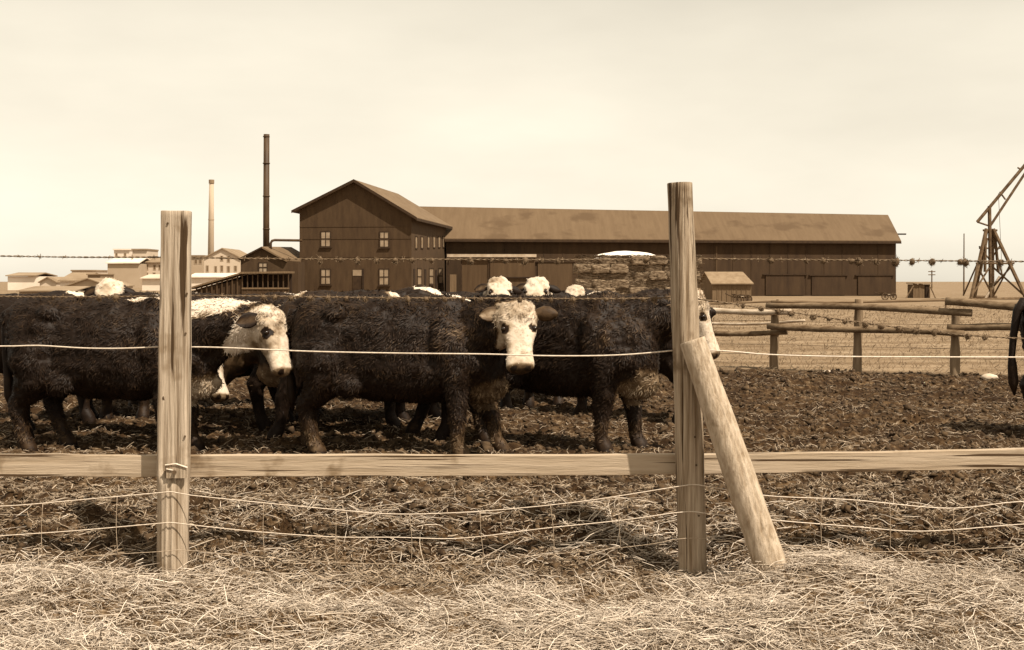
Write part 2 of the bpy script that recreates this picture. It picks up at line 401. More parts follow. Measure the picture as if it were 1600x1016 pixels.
for (a, b_, c, d) in ((502, 516, 385, 362), (594, 607, 386, 363), (502, 516, 444, 421), (593, 607, 445, 421)):
    window(mill, FR, mx(a), mx(b_), mz(c), mz(d), M['trim'], M['pane'], rows=2, cols=2)
door = MB().fbox(FR, (mx(551), -.05, 0), (mx(566), .02, mz(432))).build('door', M['trim'], mill)
MB().fbox(FR, (mx(551.5), -.07, mz(431)), (mx(566), .015, mz(422))).build('transom', M['pane'], door)
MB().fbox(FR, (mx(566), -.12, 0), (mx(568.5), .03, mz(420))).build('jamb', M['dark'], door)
mb = MB()
for z in (mz(354), mz(373), mz(402)): mb.fbox(FR, (0, -.03, z - .04), (Wm, .01, z + .04))
mb.build('siding_seam', M['wall'], mill)
# side wall
FS = (FR[0] + FR[1] * Wm, FR[2], -FR[1], ZV)
def sx_(px):
    k = (px - 800) / F; o, e1 = FS[0], FS[1]
    return (k * o.y - o.x) / (e1.x - k * e1.y)
for px in (650, 659, 669, 678, 686, 693):
    a = sx_(px - 1.6); b_ = sx_(px + 1.6); zt = EYE + 70 / F * (FS[0].y + a * FS[1].y)
    window(mill, FS, a, b_, zt - 1.0, zt, M['trim'], M['pane'], rows=1, sill=False)
for px in (655, 673.5, 688):
    a = sx_(px - 3); b_ = sx_(px + 3); zt = EYE + 20 / F * (FS[0].y + a * FS[1].y)
    window(mill, FS, a, b_, zt - 1.4, zt, M['trim'], M['pane'], rows=2, sill=True)
for px in (647, 664, 681):
    a = sx_(px - 1.2); b_ = sx_(px + 1.2)
    MB().fbox(FS, (a, -.05, 0), (b_, .02, 2.6)).build('dark_slot', M['dark'], mill)  # near-black strips paint in the dark of the wall openings
keep(mill)

# --- the long barn
barn = tag(empty('barn', (14, 124, 0)), 'very long dark barn with a pale low roof behind the hay stack', 'barn')
FLc, FRc = Vector((-6.53, 120.4, 0)), Vector((PX(1400, 127.0), 127.0, 0))
RL, RR = Vector((-9.3, 126.0, 9.14)), Vector((PX(1385, 132.6), 132.6, 8.63))
BL, BR = Vector((-10.0, 131.6, 0)), Vector((PX(1385, 132.6) + .7, 138.3, 0))
ev = 5.87
def up(v, z): return Vector((v.x, v.y, z))
b = MB()
WB, WR = Vector((-6.6, 131.6, 0)), Vector((-6.57, 126.0, 9.11))
b.add([up(FLc, -.5), up(FRc, -.5), up(BR, -.5), up(WB, -.5), up(FLc, ev), up(FRc, ev), up(BR, ev), up(WB, ev), WR - ZV * .1, RR - ZV * .1],
      [(0, 1, 5, 4), (2, 3, 7, 6), (3, 0, 4, 8, 7), (1, 2, 6, 9, 5), (4, 5, 9, 8), (6, 7, 8, 9), (3, 2, 1, 0)])
b.build('wall', M['barnwall'], barn)
bd = (FRc - FLc).normalized(); bn_ = Vector((-bd.y, bd.x, 0))
def slab(p, th=.14): return MB().quadhex([q for q in p] + [q + ZV * th for q in p])
ovr = bd * .3; of_ = -bn_ * .55
slab([up(FLc, ev - .26) + of_ - bd * .2, up(FRc, ev - .26) + of_ + ovr, RR + ovr * .6, RL - ovr]).build('roof', M['roof'], barn)
slab([RL - ovr, RR + ovr * .6, up(BR, ev - .2) + ovr - of_, up(BL, ev - .2) - of_]).build('roof', M['roof'], barn)
FB = frame_at(FLc, (bd.x, bd.y)); LB = (FRc - FLc).length
MB().fbox(FB, (-.2, -.62, ev - .44), (LB + .3, -.56, ev - .20)).build('eave_board', M['trim'], barn)
def bx_(px):
    k = (px - 800) / F; o, e1 = FB[0], FB[1]
    return (k * o.y - o.x) / (e1.x - k * e1.y)
def bz(py, px): return EYE + (HZ - py) / F * (FB[0].y + bx_(px) * FB[1].y)
def sliding_door(x0, x1, yt, m):
    d = MB().fbox(FB, (bx_(x0), -.12, .1), (bx_(x1), -.02, bz(yt, x0))).build('sliding_door', m, barn)
    MB().fbox(FB, (bx_(x0) - .3, -.2, bz(yt, x0)), (bx_(x1) + .3, -.02, bz(yt, x0) + .1)).build('door_track', M['trim'], d)
sliding_door(840, 894, 410, M['annex']); sliding_door(1196, 1256, 430, M['barnwall']); sliding_door(1268, 1320, 431, M['barnwall'])
sliding_door(1340, 1392, 431, M['barnwall'])
MB().fbox(FB, (bx_(1118), -.06, .2), (bx_(1120.5), .01, bz(385, 1118))).build('downpipe', M['annex'], barn)
for k in range(1, 24):                    # battens over the sheet joints
    MB().fbox(FB, (LB * k / 24 - .03, -.035, 0), (LB * k / 24 + .03, .01, ev - .1)).build('batten', M['barnwall'], barn)
pr = P(1396, 366, 130)
MB().tube([pr, pr + Vector((1.35, 0, 0))], .09, 6).build('hoist_beam', M['trim'], barn)
keep(barn)

# --- low annex with a pale eave, in front of the barn's end
annex = tag(empty('annex', (-2, 117, 0)), 'low flat annex with a pale eave strip between the mill and the hay stack', 'shed')
Ya = 116.0
def abox(x0, x1, y0, y1, d0, d1, name, m, parent=annex):
    return MB().box((PX(x0, Ya), Ya + d0, PZ(y1, Ya)), (PX(x1, Ya), Ya + d1, PZ(y0, Ya))).build(name, m, parent)
abox(722, 836, 402, 470, 0, 2.6, 'wall', M['annex'])
abox(699, 838, 397.5, 402, -.35, 2.7, 'roof', M['lighttrim'])
abox(699.3, 701, 402, 470, 0, .12, 'corner_post', M['trim'])
abox(703, 713, 429, 468, .05, .12, 'gate_leaf', M['shed'])
d = abox(766, 834, 407, 433, -.09, -.01, 'hatch', M['annex']); abox(765, 835, 433, 435, -.16, -.01, 'ledge', M['dark'], d)
abox(762.5, 764.5, 405, 466, -.07, -.01, 'batten', M['trim']); abox(720, 722, 402, 468, -.05, .1, 'door_post', M['trim'])
keep(annex)

# --- boiler house and covered ramp left of the mill
Yb = 103.0
boiler = tag(empty('boiler_house', (PX(420, Yb), Yb, 0)), 'small gabled boiler house below the black smokestack, joined to the mill', 'building')
FBH = frame_at((PX(376, Yb), Yb, 0), (1, 0))
k = Yb / F
MB().fprism(FBH, [(0, -.5), (90 * k, -.5), (90 * k, PZ(409, Yb)), (68 * k, PZ(407, Yb)), (34 * k, PZ(388, Yb)), (0, PZ(405, Yb))], 0, 7).build('wall', M['wall'], boiler)
roof_slab(FBH, -2 * k, PZ(406.5, Yb), 34 * k, PZ(388, Yb), -.3, 7.2, .14).build('roof', M['trim'], boiler)
MB().quadhex([FBH[0] + Vector(p) for p in ((34 * k, -.3, PZ(388, Yb)), (72 * k, -.3, PZ(409, Yb)), (96 * k, 7, PZ(408, Yb)), (56 * k, 7, PZ(385, Yb)),
             (34 * k, -.3, PZ(385.5, Yb)), (72 * k, -.3, PZ(406.5, Yb)), (96 * k, 7, PZ(405.5, Yb)), (56 * k, 7, PZ(382.5, Yb)))]).build('roof', M['millroof'], boiler)
window(boiler, FBH, 29 * k, 41 * k, PZ(425, Yb), PZ(411, Yb), M['trim'], M['pane'], rows=2, cols=2)
keep(boiler)
Yr = 99.0
ramp = tag(empty('covered_ramp', (PX(400, Yr), Yr, 0)), 'slatted covered ramp sloping up to an open porch before the boiler house', 'ramp')
FRp = frame_at((0, Yr, 0), (1, 0))
def rp(px): return PX(px, Yr)
def rz(py): return PZ(py, Yr)
MB().fprism(FRp, [(rp(296), rz(452)), (rp(378), rz(428)), (rp(378), rz(425.5)), (rp(296), rz(449.5))], -.25, 2.2).build('roof', M['shed'], ramp)
MB().fprism(FRp, [(rp(376), rz(428)), (rp(452), rz(427)), (rp(452), rz(424)), (rp(376), rz(425))], -.35, 2.4).build('roof', M['shed'], ramp)
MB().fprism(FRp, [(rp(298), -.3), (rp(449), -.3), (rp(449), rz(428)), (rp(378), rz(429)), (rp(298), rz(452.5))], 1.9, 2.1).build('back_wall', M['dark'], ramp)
for px in np.arange(306, 452, 8.0):
    yt = 428 if px >= 378 else 428 + (378 - px) * 24 / 82
    MB().box((rp(px), Yr - .05, -.2), (rp(px + (2.2 if px < 378 else 1.6)), Yr + .05, rz(yt))).build('post', M['wall'], ramp)
MB().fprism(FRp, [(rp(298), -.3), (rp(378), -.3), (rp(378), rz(436)), (rp(298), rz(455))], .1, .16).build('boarding', M['barnwall'], ramp)
MB().box((rp(378), Yr - .1, rz(452)), (rp(452), Yr + .02, rz(449.5))).build('rail', M['shed'], ramp)
MB().box((rp(380), Yr - .02, -.2), (rp(452), Yr + .03, rz(452))).build('skirt', M['wall'], ramp)
keep(ramp)

Ys = 107.0
stack = tag(empty('smokestack', (PX(415.5, Ys), Ys, 0)), 'tall thin black steel smokestack above the boiler house', 'smokestack')
zt = PZ(210, Ys)
MB().tube([(PX(416, Ys), Ys, 3), (PX(416, Ys), Ys, zt * .5), (PX(416.5, Ys), Ys, zt)], [.29, .275, .26], 14).build('flue', M['steel'], stack, True)
for z in (zt * .42, zt * .62, zt * .82, zt - .25):
    MB().tube([(PX(416.2, Ys), Ys, z), (PX(416.2, Ys), Ys, z + .09)], .32 if z < zt - 1 else .30, 14).build('band', M['steel'], stack, True)
keep(stack)
pipe = tag(MB().tube([P(423, 400, 104), P(423, 380, 104), P(425, 376.5, 104), P(429, 375.3, 104), P(472, 376, 104.9)], .11, 8).build('steam_pipe', M['steel'], None, True),
           'bent black steam pipe running from the boiler house into the mill', 'pipe')

# --- the town far behind
def town_block(label, px0, px1, ytop, Y, depth, m, roof='flat', ridge=None, wins=(), roofm=None, cat='building', roofside=False):
    o = empty('town_building', (PX((px0 + px1) / 2, Y), Y, 0)); tag(o, label, cat, 'pale town buildings on the skyline')
    fr = frame_at((0, Y, 0), (1, 0)); x0, x1 = PX(px0, Y), PX(px1, Y); zt = PZ(ytop, Y); kk = Y / F
    if roof == 'gable':
        zr = PZ(ridge, Y); xm = (x0 + x1) / 2
        MB().fprism(fr, [(x0, -1), (x1, -1), (x1, zt), (xm, zr), (x0, zt)], 0, depth).build('wall', m, o)
        roof_slab(fr, x0 - kk * 1.5, zt - kk * 1.2, xm, zr, -.4, depth + .4, kk * 1.6).build('roof', roofm or M['townroof'], o)
        roof_slab(fr, xm, zr, x1 + kk * 1.5, zt - kk * 1.2, -.4, depth + .4, kk * 1.6).build('roof', roofm or M['townroof'], o)
    elif roof == 'side':                  # ridge parallel to the front
        zr = PZ(ridge, Y)
        MB().box((x0, Y, -1), (x1, Y + depth, zt)).build('wall', m, o)
        a = [Vector((x0 - kk * 2, Y - .5, zt + .02)), Vector((x1 + kk * 2, Y - .5, zt + .02)), Vector((x1, Y + depth / 2, zr)), Vector((x0, Y + depth / 2, zr))]
        slab(a, kk * 1.5).build('roof', roofm or M['townroof'], o)
        a = [a[3], a[2], Vector((x1 + kk * 2, Y + depth + .5, zt + .02)), Vector((x0 - kk * 2, Y + depth + .5, zt + .02))]
        slab(a, kk * 1.5).build('roof', roofm or M['townroof'], o)
    else:
        MB().box((x0, Y, -1), (x1, Y + depth, zt)).build('wall', m, o)
        MB().box((x0 - kk, Y - .4, zt), (x1 + kk, Y + depth, zt + kk * 2.2)).build('cornice', roofm or m, o)
    for (wx, wy, ww, wh) in wins:
        window(o, fr, PX(wx - ww / 2, Y), PX(wx + ww / 2, Y), PZ(wy + wh / 2, Y), PZ(wy - wh / 2, Y), M['town2'], M['townpane'], rows=1, cols=1, bar=.12, sill=False)
    keep(o); return o
town_block('broad pale warehouse with a white roof in the town, left of the near post', 168, 217, 412, 270, 12, M['town2'], 'side', 403, (), M['townwhite'])
town_block('white upper block with two small windows above the pale warehouse', 178, 203, 391, 300, 9, M['townwhite'], 'flat', None, ((182, 398, 2.5, 4), (195.5, 398, 2.5, 4)))
town_block('square tower block with dark cornice beside the white upper block', 207, 230, 391, 292, 9, M['town'], 'flat', None, (), M['townroof'])
town_block('windowed brick store half hidden behind the near square post', 217, 268, 411, 276, 14, M['town'], 'side', 402,
           ((221, 421, 3, 5), (229.5, 418, 3.2, 7), (241.5, 418, 3.2, 7), (229.5, 429, 3.2, 5), (241, 429, 3.2, 5), (250, 418, 3, 7)))
town_block('small flat roofed house just right of the near square post', 299, 318, 401, 285, 9, M['town2'], 'flat', None, ((306, 409, 4, 6), (313, 409, 4, 6)), M['townroof'])
town_block('gabled pale factory with rows of tall windows left of the boiler house', 319, 376, 403, 262, 16, M['town'], 'gable', 389,
           ((324, 420, 3, 9), (337, 421, 3, 9), (346.5, 404, 3.4, 7), (357, 405, 3.4, 9), (346.5, 420, 3.4, 9), (357, 421, 3.4, 9), (368, 420, 3.4, 8), (345, 434, 3, 5)))
town_block('low dark roofed house at the left edge of the skyline', 12, 56, 432, 210, 9, M['townwhite'], 'side', 427)
town_block('low gabled house with brown roof left of the pale warehouse', 94, 134, 440, 190, 10, M['townwhite'], 'side', 427)
town_block('little brown box shed beside the low gabled house', 137, 157, 430, 180, 6, M['townroof'], 'flat', None)
town_block('brown barn roof rising just over the left cattle', 104, 172, 447, 150, 9, M['town2'], 'gable', 436)
town_block('wide low brown roof at far left just above the cattle', 30, 118, 456, 120, 8, M['town2'], 'side', 449)
town_block('long low white shed at the foot of the gabled factory', 296, 372, 434, 215, 8, M['townwhite'], 'side', 428, (), M['townwhite'])
town_block('low white roofed store peeping past the near square post', 222, 258, 436, 200, 8, M['townwhite'], 'side', 430, (), M['town'])
town_block('small gabled house between the low dark roofed house and the gabled one', 62, 88, 441, 200, 8, M['town'], 'gable', 434)
town_block('two storey block with four windows over the brown barn roof', 112, 150, 424, 320, 9, M['town'], 'flat', None, ((118, 430, 3, 4), (127, 430, 3, 4), (136, 430, 3, 4), (145, 430, 3, 4)), M['townroof'])
Yc = 300.0
tc_ = tag(empty('brick_chimney', (PX(330, Yc), Yc, 0)), 'pale tapering brick chimney standing in the town', 'chimney')
MB().tube([(PX(329, Yc), Yc, -1), (PX(330, Yc), Yc, PZ(340, Yc)), (PX(330.5, Yc), Yc, PZ(283, Yc))], [.85, .68, .56], 14).build('shaft', M['brick_pale'], tc_, True)
MB().tube([(PX(330.5, Yc), Yc, PZ(287, Yc)), (PX(330.5, Yc), Yc, PZ(281, Yc))], .68, 14).build('crown', M['townroof'], tc_)
MB().tube([(PX(330, Yc), Yc, PZ(344, Yc)), (PX(330, Yc), Yc, PZ(342.5, Yc))], .75, 14).build('band', M['town2'], tc_)
keep(tc_)

# --- hay stack with a canvas on it
Yh = 60.0
hs = tag(empty('hay_stack', (PX(998, Yh), Yh, 0)), 'square stack of baled hay behind the cattle, before the barn', 'hay stack')
def bale_mesh(seed):
    n = 8; vs = []; idx = {}
    fs = []
    for ax in range(3):
        for s in (-1, 1):
            g = []
            for i in range(n + 1):
                row = []
                for j in range(n + 1):
                    p = [0, 0, 0]; p[ax] = s; p[(ax + 1) % 3] = -1 + 2 * i / n; p[(ax + 2) % 3] = -1 + 2 * j / n
                    key = tuple(round(q, 3) for q in p)
                    if key not in idx: idx[key] = len(vs); vs.append(p)
                    row.append(idx[key])
                g.append(row)
            for i in range(n):
                for j in range(n):
                    q = [g[i][j], g[i + 1][j], g[i + 1][j + 1], g[i][j + 1]]
                    fs.append(q if s > 0 else q[::-1])
    V = np.array(vs, float); r = np.linalg.norm(V, axis=1, keepdims=True)
    V = V * (1 - .10 * np.clip(r - 1.35, 0, 1))
    for c in range(3): V[:, c] += .13 * noise3(V * 2.3 + seed * 7.1 + c * 31, seed) + .10 * noise3(V * np.array([3, 3, 7]) + seed * 3.3 + c * 17, seed + 50)
    V *= np.array([.44, .27, .215])
    me = raw_mesh('bale', V, np.array(fs), True); me.materials.append(M['hay']); return me
bales = [bale_mesh(s) for s in range(6)]
x0h, x1h = PX(900, Yh), PX(1098, Yh); nz_ = 7; dzh = PZ(401, Yh) / nz_
for r in range(nz_):
    for layer in range(3):
        x = x0h + (.0 if r % 2 else .22)
        while x < x1h - .72:
            o = link('bale', bales[random.randrange(6)], None, hs)
            o.location = (x + .42 + random.uniform(-.05, .05) - hs.location.x, layer * .52 + random.uniform(-.12, .12), (r + .5) * dzh + random.uniform(-.03, .03))
            o.rotation_euler = (random.uniform(-.05, .05), random.uniform(-.05, .05), random.uniform(-.07, .07))
            x += .84 + random.uniform(-.04, .05)
def loose_hay():
    n = 2600; rg = np.random.default_rng(77); zt_ = PZ(400, Yh)
    x = rg.uniform(x0h, x1h - .1, n); z = rg.uniform(.2, zt_ + .03, n); top = rg.random(n) < .25; z[top] = zt_ - rg.random(top.sum()) * .1
    yaw = rg.normal(size=n) * .7; d_ = np.stack([np.cos(yaw), -.35 * np.abs(np.sin(yaw)), .5 * np.sin(yaw)], 1) * rg.uniform(.06, .25, n)[:, None]
    c = np.stack([x, Yh - .30 + rg.uniform(-.05, .08, n), z], 1); w = np.array([0, -.004, .011])
    V = np.stack([c - d_ - w, c + d_ - w, c + d_ + w, c - d_ + w], 1).reshape(-1, 3) - np.array(hs.location)
    me = raw_mesh('loose_hay', V, np.arange(n * 4).reshape(-1, 4)); attr(me, 'tone', np.repeat(rg.random(n), 4))
    o = link('loose_hay', me, M['loosehay'], hs); o['kind'] = 'stuff'
loose_hay()
def canvas():
    n, m = 26, 12; V = []
    for i in range(n + 1):
        for j in range(m + 1):
            u, v = i / n, j / m
            px = 927 + u * 106; Yq = Yh - .32 + v * 1.9
            hgt = PZ(401.5, Yh) + .30 * math.sin(math.pi * min(1, u * 1.02)) ** .7 * (.35 + .65 * math.sin(math.pi * min(1, v * 1.15)))
            if j == 0: hgt -= .10
            V.append((PX(px, Yh) + .05 * math.sin(9 * v), Yq, hgt))
    V = np.array(V); V[:, 2] += .035 * noise3(V * 2.5, 3)
    idx = np.arange((n + 1) * (m + 1)).reshape(n + 1, m + 1)
    Q = np.stack([idx[:-1, :-1], idx[1:, :-1], idx[1:, 1:], idx[:-1, 1:]], -1).reshape(-1, 4)
    o = link('canvas_sheet', raw_mesh('canvas_sheet', V, Q, True), M['canvas'])
    s = o.modifiers.new('s', 'SOLIDIFY'); s.thickness = .03
    return tag(o, 'white canvas sheet thrown over the top of the hay stack', 'canvas')
canvas()

# --- little shed with cart, right of the round post
Yd = 88.0
sh = tag(empty('small_shed', (PX(1142, Yd), Yd, 0)), 'little board shed with sloping roof just right of the round post', 'shed')
kd = Yd / F
FSH = frame_at((PX(1113, Yd), Yd, 0), (1, 0)); wS = 61 * kd
zE, zR = PZ(443.5, Yd), PZ(426, Yd)
fro = FSH[0]; back = Vector((-.45, 2.6, 0))
def sp(x, t, z): return fro + Vector((x, 0, 0)) + back * t + ZV * z
mb = MB(); mb.add([sp(0, 0, -.2), sp(wS, 0, -.2), sp(wS, 1, -.2), sp(0, 1, -.2), sp(0, 0, zE), sp(wS, 0, zE), sp(wS, 1, zE), sp(0, 1, zE), sp(0, .5, zR - .05), sp(wS, .5, zR - .05)],
   [(0, 1, 5, 4), (2, 3, 7, 6), (3, 0, 4, 8, 7), (1, 2, 6, 9, 5), (4, 5, 9, 8), (6, 7, 8, 9)])
mb.build('wall', M['shed'], sh)
slab([sp(-.15, -.08, zE - .04), sp(wS + .1, -.08, zE - .04), sp(wS - .15, .5, zR), sp(-.15, .5, zR)], .07).build('roof', M['shedroof'], sh)
slab([sp(-.15, .5, zR), sp(wS - .15, .5, zR), sp(wS + .1, 1.08, zE - .04), sp(-.15, 1.08, zE - .04)], .07).build('roof', M['shedroof'], sh)
for i in range(1, 8): MB().box((fro.x + wS * i / 8 - .02, Yd - .03, 0), (fro.x + wS * i / 8 + .02, Yd + .01, zE - .06)).build('batten', M['shed'], sh)
keep(sh)
def cart(label, px, py, Y, s, name):
    c = tag(empty(name, (PX(px, Y), Y, 0)), label, 'cart')
    X = PX(px, Y)
    MB().quadhex([(X - .55 * s, Y - .4, .45 * s), (X + .55 * s, Y - .4, .45 * s), (X + .55 * s, Y + .4, .45 * s), (X - .55 * s, Y + .4, .45 * s),
                  (X - .75 * s, Y - .5, .85 * s), (X + .7 * s, Y - .5, .75 * s), (X + .7 * s, Y + .5, .75 * s), (X - .75 * s, Y + .5, .85 * s)]).build('tray', M['iron'], c)
    MB().box((X - .6 * s, Y - .56, .60 * s), (X + .62 * s, Y - .5, .68 * s)).build('side_board', M['lighttrim'], c)
    for wx in (-.5, .45):
        w = empty('wheel', (0, 0, 0)); w.parent = c
        mb = MB(); n = 16; R = .38 * s
        mb.tube([(X + wx * s + R * math.cos(a), Y - .62, R + R * math.sin(a)) for a in np.linspace(0, 2 * math.pi, n + 1)], .045, 6, cap=False)
        mb.build('rim', M['iron'], w)
        mb = MB()
        for a in np.linspace(0, math.pi, 4, endpoint=False):
            dv = Vector((math.cos(a), 0, math.sin(a))) * R; cc = Vector((X + wx * s, Y - .62, R)); mb.tube([cc - dv, cc + dv], .025, 4)
        mb.build('spoke', M['iron'], w)
    MB().tube([(X - .6 * s, Y, .5 * s), (X - 1.5 * s, Y - .2, .9 * s)], .04, 5).build('shaft', M['iron'], c)
    keep(c)
    for ch in c.children:
        if ch.type == 'EMPTY':
            ch.matrix_parent_inverse = c.matrix_world.inverted()
cart('small dark two wheeled cart parked against the little shed', 1158, 468, 84, .75, 'hand_cart')
cart('low dark farm cart standing before the far end of the long barn', 1386, 466, 100, .7, 'farm_cart')

# --- hay derrick at the right edge
Yk = 103.0
dk = tag(empty('hay_derrick', (PX(1545, Yk), Yk, 0)), 'tall timber hay derrick with a slanting boom at the right edge', 'derrick')
def beam(name, a, b_, r, parent=dk, m='derrick', Y0=Yk, dy0=0, dy1=0):
    return MB().tube([P(a[0], a[1], Y0) + Vector((0, dy0, 0)), P(b_[0], b_[1], Y0) + Vector((0, dy1, 0))], r, 6).build(name, M[m], parent)
zb = 467
beam('leg', (1541, 358), (1503, zb), .16, dy1=-2.0); beam('leg', (1552, 358), (1588, zb), .16, dy1=-2.0)
beam('leg', (1542, 358), (1537, zb), .14, dy1=2.0); beam('leg', (1551, 358), (1566, zb), .14, dy1=2.0)
beam('leg_post', (1540, 362), (1539, 425), .13); beam('leg_post', (1554, 362), (1560, 425), .13)
beam('mast', (1546, 322), (1548, 466), .16)
beam('cross_beam', (1536, 360), (1558, 360), .10); beam('cross_beam', (1518, 412), (1577, 412), .09, dy0=-1, dy1=-1)
beam('brace', (1519, 414), (1546, 452), .08, dy0=-1); beam('brace', (1575, 414), (1552, 448), .08, dy0=-1)
beam('brace', (1505, 462), (1546, 418), .08, dy0=-1.9); beam('brace', (1586, 462), (1552, 418), .08, dy0=-1.9)
beam('brace', (1543, 372), (1532, 430), .07); beam('brace', (1551, 372), (1566, 430), .07); beam('brace', (1540, 466), (1562, 432), .10, m='pole_light')
beam('skid', (1500, 468), (1592, 466), .15, dy0=-2, dy1=-2); beam('skid', (1530, 465), (1572, 465), .15, dy0=2, dy1=2)
beam('boom', (1527, 347), (1614, 243), .14); beam('boom', (1548, 352), (1622, 240), .11)
beam('boom_strut', (1527, 347), (1548, 354), .08); beam('boom_strut', (1545, 322), (1546, 352), .08)
beam('boom_strut', (1562, 300), (1571, 312), .07); beam('boom_strut', (1590, 262), (1597, 266), .07)
for a in dk.children: pass
beam('brace', (1530, 385), (1551, 412), .07); beam('brace', (1562, 385), (1544, 412), .07); beam('brace', (1522, 408), (1512, 462), .07, dy0=-1, dy1=1); beam('brace', (1574, 408), (1560, 462), .07, dy0=-1, dy1=1)
beam('cross_beam', (1530, 388), (1563, 388), .08)
beam('rope', (1560, 302), (1566, 430), .02, m='iron')
keep(dk)

oh = tag(empty('outhouse', (PX(1440, 110), 110, 0)), 'small board outhouse with dark doorway past the far end of the barn', 'shed')
def ob(x0, x1, y0, y1, d0, d1, name, m, parent=oh): return MB().box((PX(x0, 110), 110 + d0, PZ(y1, 110)), (PX(x1, 110), 110 + d1, PZ(y0, 110))).build(name, M[m], parent)
for i, px in enumerate(np.arange(1427, 1454, 3.0)):
    if not 1445 <= px < 1452: ob(px, px + 2.7, 443 + (i % 3) * .7, 467, random.uniform(-.03, .03), .1, 'plank', 'shed')
ob(1427, 1454, 444.5, 467, .11, 1.6, 'body', 'derrick'); ob(1446, 1451.5, 446, 466, -.06, .1, 'doorway', 'dark'); ob(1426, 1455, 441.8, 443.4, -.2, 1.8, 'roof', 'shedroof')
MB().tube([P(1427, 447, 109.8), P(1415, 467, 108.5)], .06, 5).build('prop', M['derrick'], oh); MB().tube([P(1454, 449, 109.8), P(1462, 467, 109)], .06, 5).build('prop', M['derrick'], oh)
keep(oh)
up_ = tag(empty('utility_pole', (PX(1456, 250), 250, 0)), 'far utility pole with two crossarms on the horizon', 'utility pole')
MB().tube([(PX(1456, 250), 250, 0), P(1456, 422.5, 250)], .13, 6).build('pole', M['derrick'], up_)
for y in (424.5, 429.5): MB().tube([P(1450.5, y, 249.8), P(1461.5, y, 249.8)], .09, 4).build('crossarm', M['derrick'], up_)
keep(up_)
tag(MB().tube([(PX(1506, 140), 140, 0), P(1506.3, 365, 140)], [.10, .06], 6).build('thin_pole', M['derrick']), 'thin bare pole standing left of the hay derrick', 'pole')

# ------------------------------------------------------------------ far pole fence of the pen
def log(p, q, r0, r1, name, m, parent, seed=0, n=10, seg=10, bow=.02):
    pts = []; rad = []
    p, q = Vector(p), Vector(q); rs = random.Random(seed)
    ph = rs.uniform(0, 6)
    for i in range(seg + 1):
        t = i / seg; c = p.lerp(q, t)
        c += Vector((0, 0, bow * math.sin(t * 5 + ph))) + Vector((0, bow * math.cos(t * 4 + ph), 0))
        pts.append(c); rad.append((r0 + (r1 - r0) * t) * (1 + rs.uniform(-.07, .07)))
    o = MB().tube(pts, rad, n).build(name, m, parent, True)
    return o
pf = tag(empty('pole_fence', (PX(1340, 20), 20, 0)), 'rough pole fence of overlapping logs across the far side of the pen', 'fence')
def fy(px): return {1208: 21.0, 1338: 20.2, 1490: 19.4}[px]
for px, yt, yb, w in ((1208, 482, 580, 15), (1338, 467, 584, 15), (1490, 484, 592, 16)):
    Y = fy(px); z0 = hz(PX(px, Y), Y) - .3
    log((PX(px + 1, Y), Y, z0), (PX(px + (4 if px != 1208 else 3), Y), Y, PZ(yt, Y)), w / 2 * Y / F * 1.0, w / 2 * Y / F * .85, 'post', M['polepost'], pf, px, bow=.01)
def pole(x0, y0, x1, y1, Y0, Y1, r, m, s, r1=None): log(P(x0, y0, Y0), P(x1, y1, Y1), r, r1 or r, 'rail', M[m], pf, s, bow=.022, seg=14)
pole(1040, 486, 1236, 486.5, 22, 20.75, .052, 'pole_light', 1)
pole(1198, 477, 1518, 487, 20.8, 19.15, .052, 'pole', 2, .058); pole(1478, 473, 1640, 479, 19.3, 18.6, .065, 'pole', 3)
pole(1040, 521, 1230, 519, 22, 20.75, .048, 'pole', 4); pole(1199, 508.5, 1506, 523, 20.8, 19.1, .052, 'pole', 5); pole(1480, 510, 1640, 515, 19.3, 18.6, .06, 'pole', 6)
pole(1075, 507, 1258, 502.5, 23, 21.4, .028, 'pole_light', 7)
for y0, y1 in ((500, 508), (537, 545), (552, 560)):
    MB().tube([P(1060, y0, 21.6), P(1208, y0 + 1, 21.1), P(1338, (y0 + y1) / 2 + 1, 20.3), P(1490, y1, 19.5), P(1640, y1 + 3, 18.7)], .004, 4).build('wire', M['rust'], pf)
keep(pf)
pf2 = tag(empty('yard_fence', (PX(1340, 60), 60, 0)), 'low single rail fence across the yard before the long barn', 'fence')
for px in (1215, 1343, 1478):
    MB().tube([(PX(px, 62), 62, -.2), P(px, 468, 62)], .14 if px == 1343 else .06, 7).build('post', M['polepost'], pf2)
log(P(1205, 472, 62), P(1490, 470, 62), .07, .07, 'rail', M['pole'], pf2, 9, bow=.03)
log(P(1090, 474, 62), P(1216, 472, 62), .06, .06, 'rail', M['pole'], pf2, 10, bow=.03)
keep(pf2)

def rock(label, px, py, Y, r, seed):
    import bmesh
    bm = bmesh.new(); bmesh.ops.create_icosphere(bm, subdivisions=2, radius=1)
    me = bpy.data.meshes.new('rock'); bm.to_mesh(me); bm.free()
    V = np.array([v.co[:] for v in me.vertices]); V *= (1 + .3 * noise3(V * 1.7 + seed, seed))[:, None]; V *= np.array([r, r * .8, r * .45])
    me.vertices.foreach_set('co', V.astype(np.float32).ravel()); me.shade_smooth()
    o = link('rock', me, M['stone']); o.location = (PX(px, Y), Y, hz(PX(px, Y), Y) + r * .2); return tag(o, label, 'rock', 'pale rocks in the pen')
rock('pale rock lying by the right edge under the pole fence', 1546, 588, 18.6, .12, 3)
rock('small pale rock between the first two pole fence posts', 1292, 578, 20.0, .06, 5)

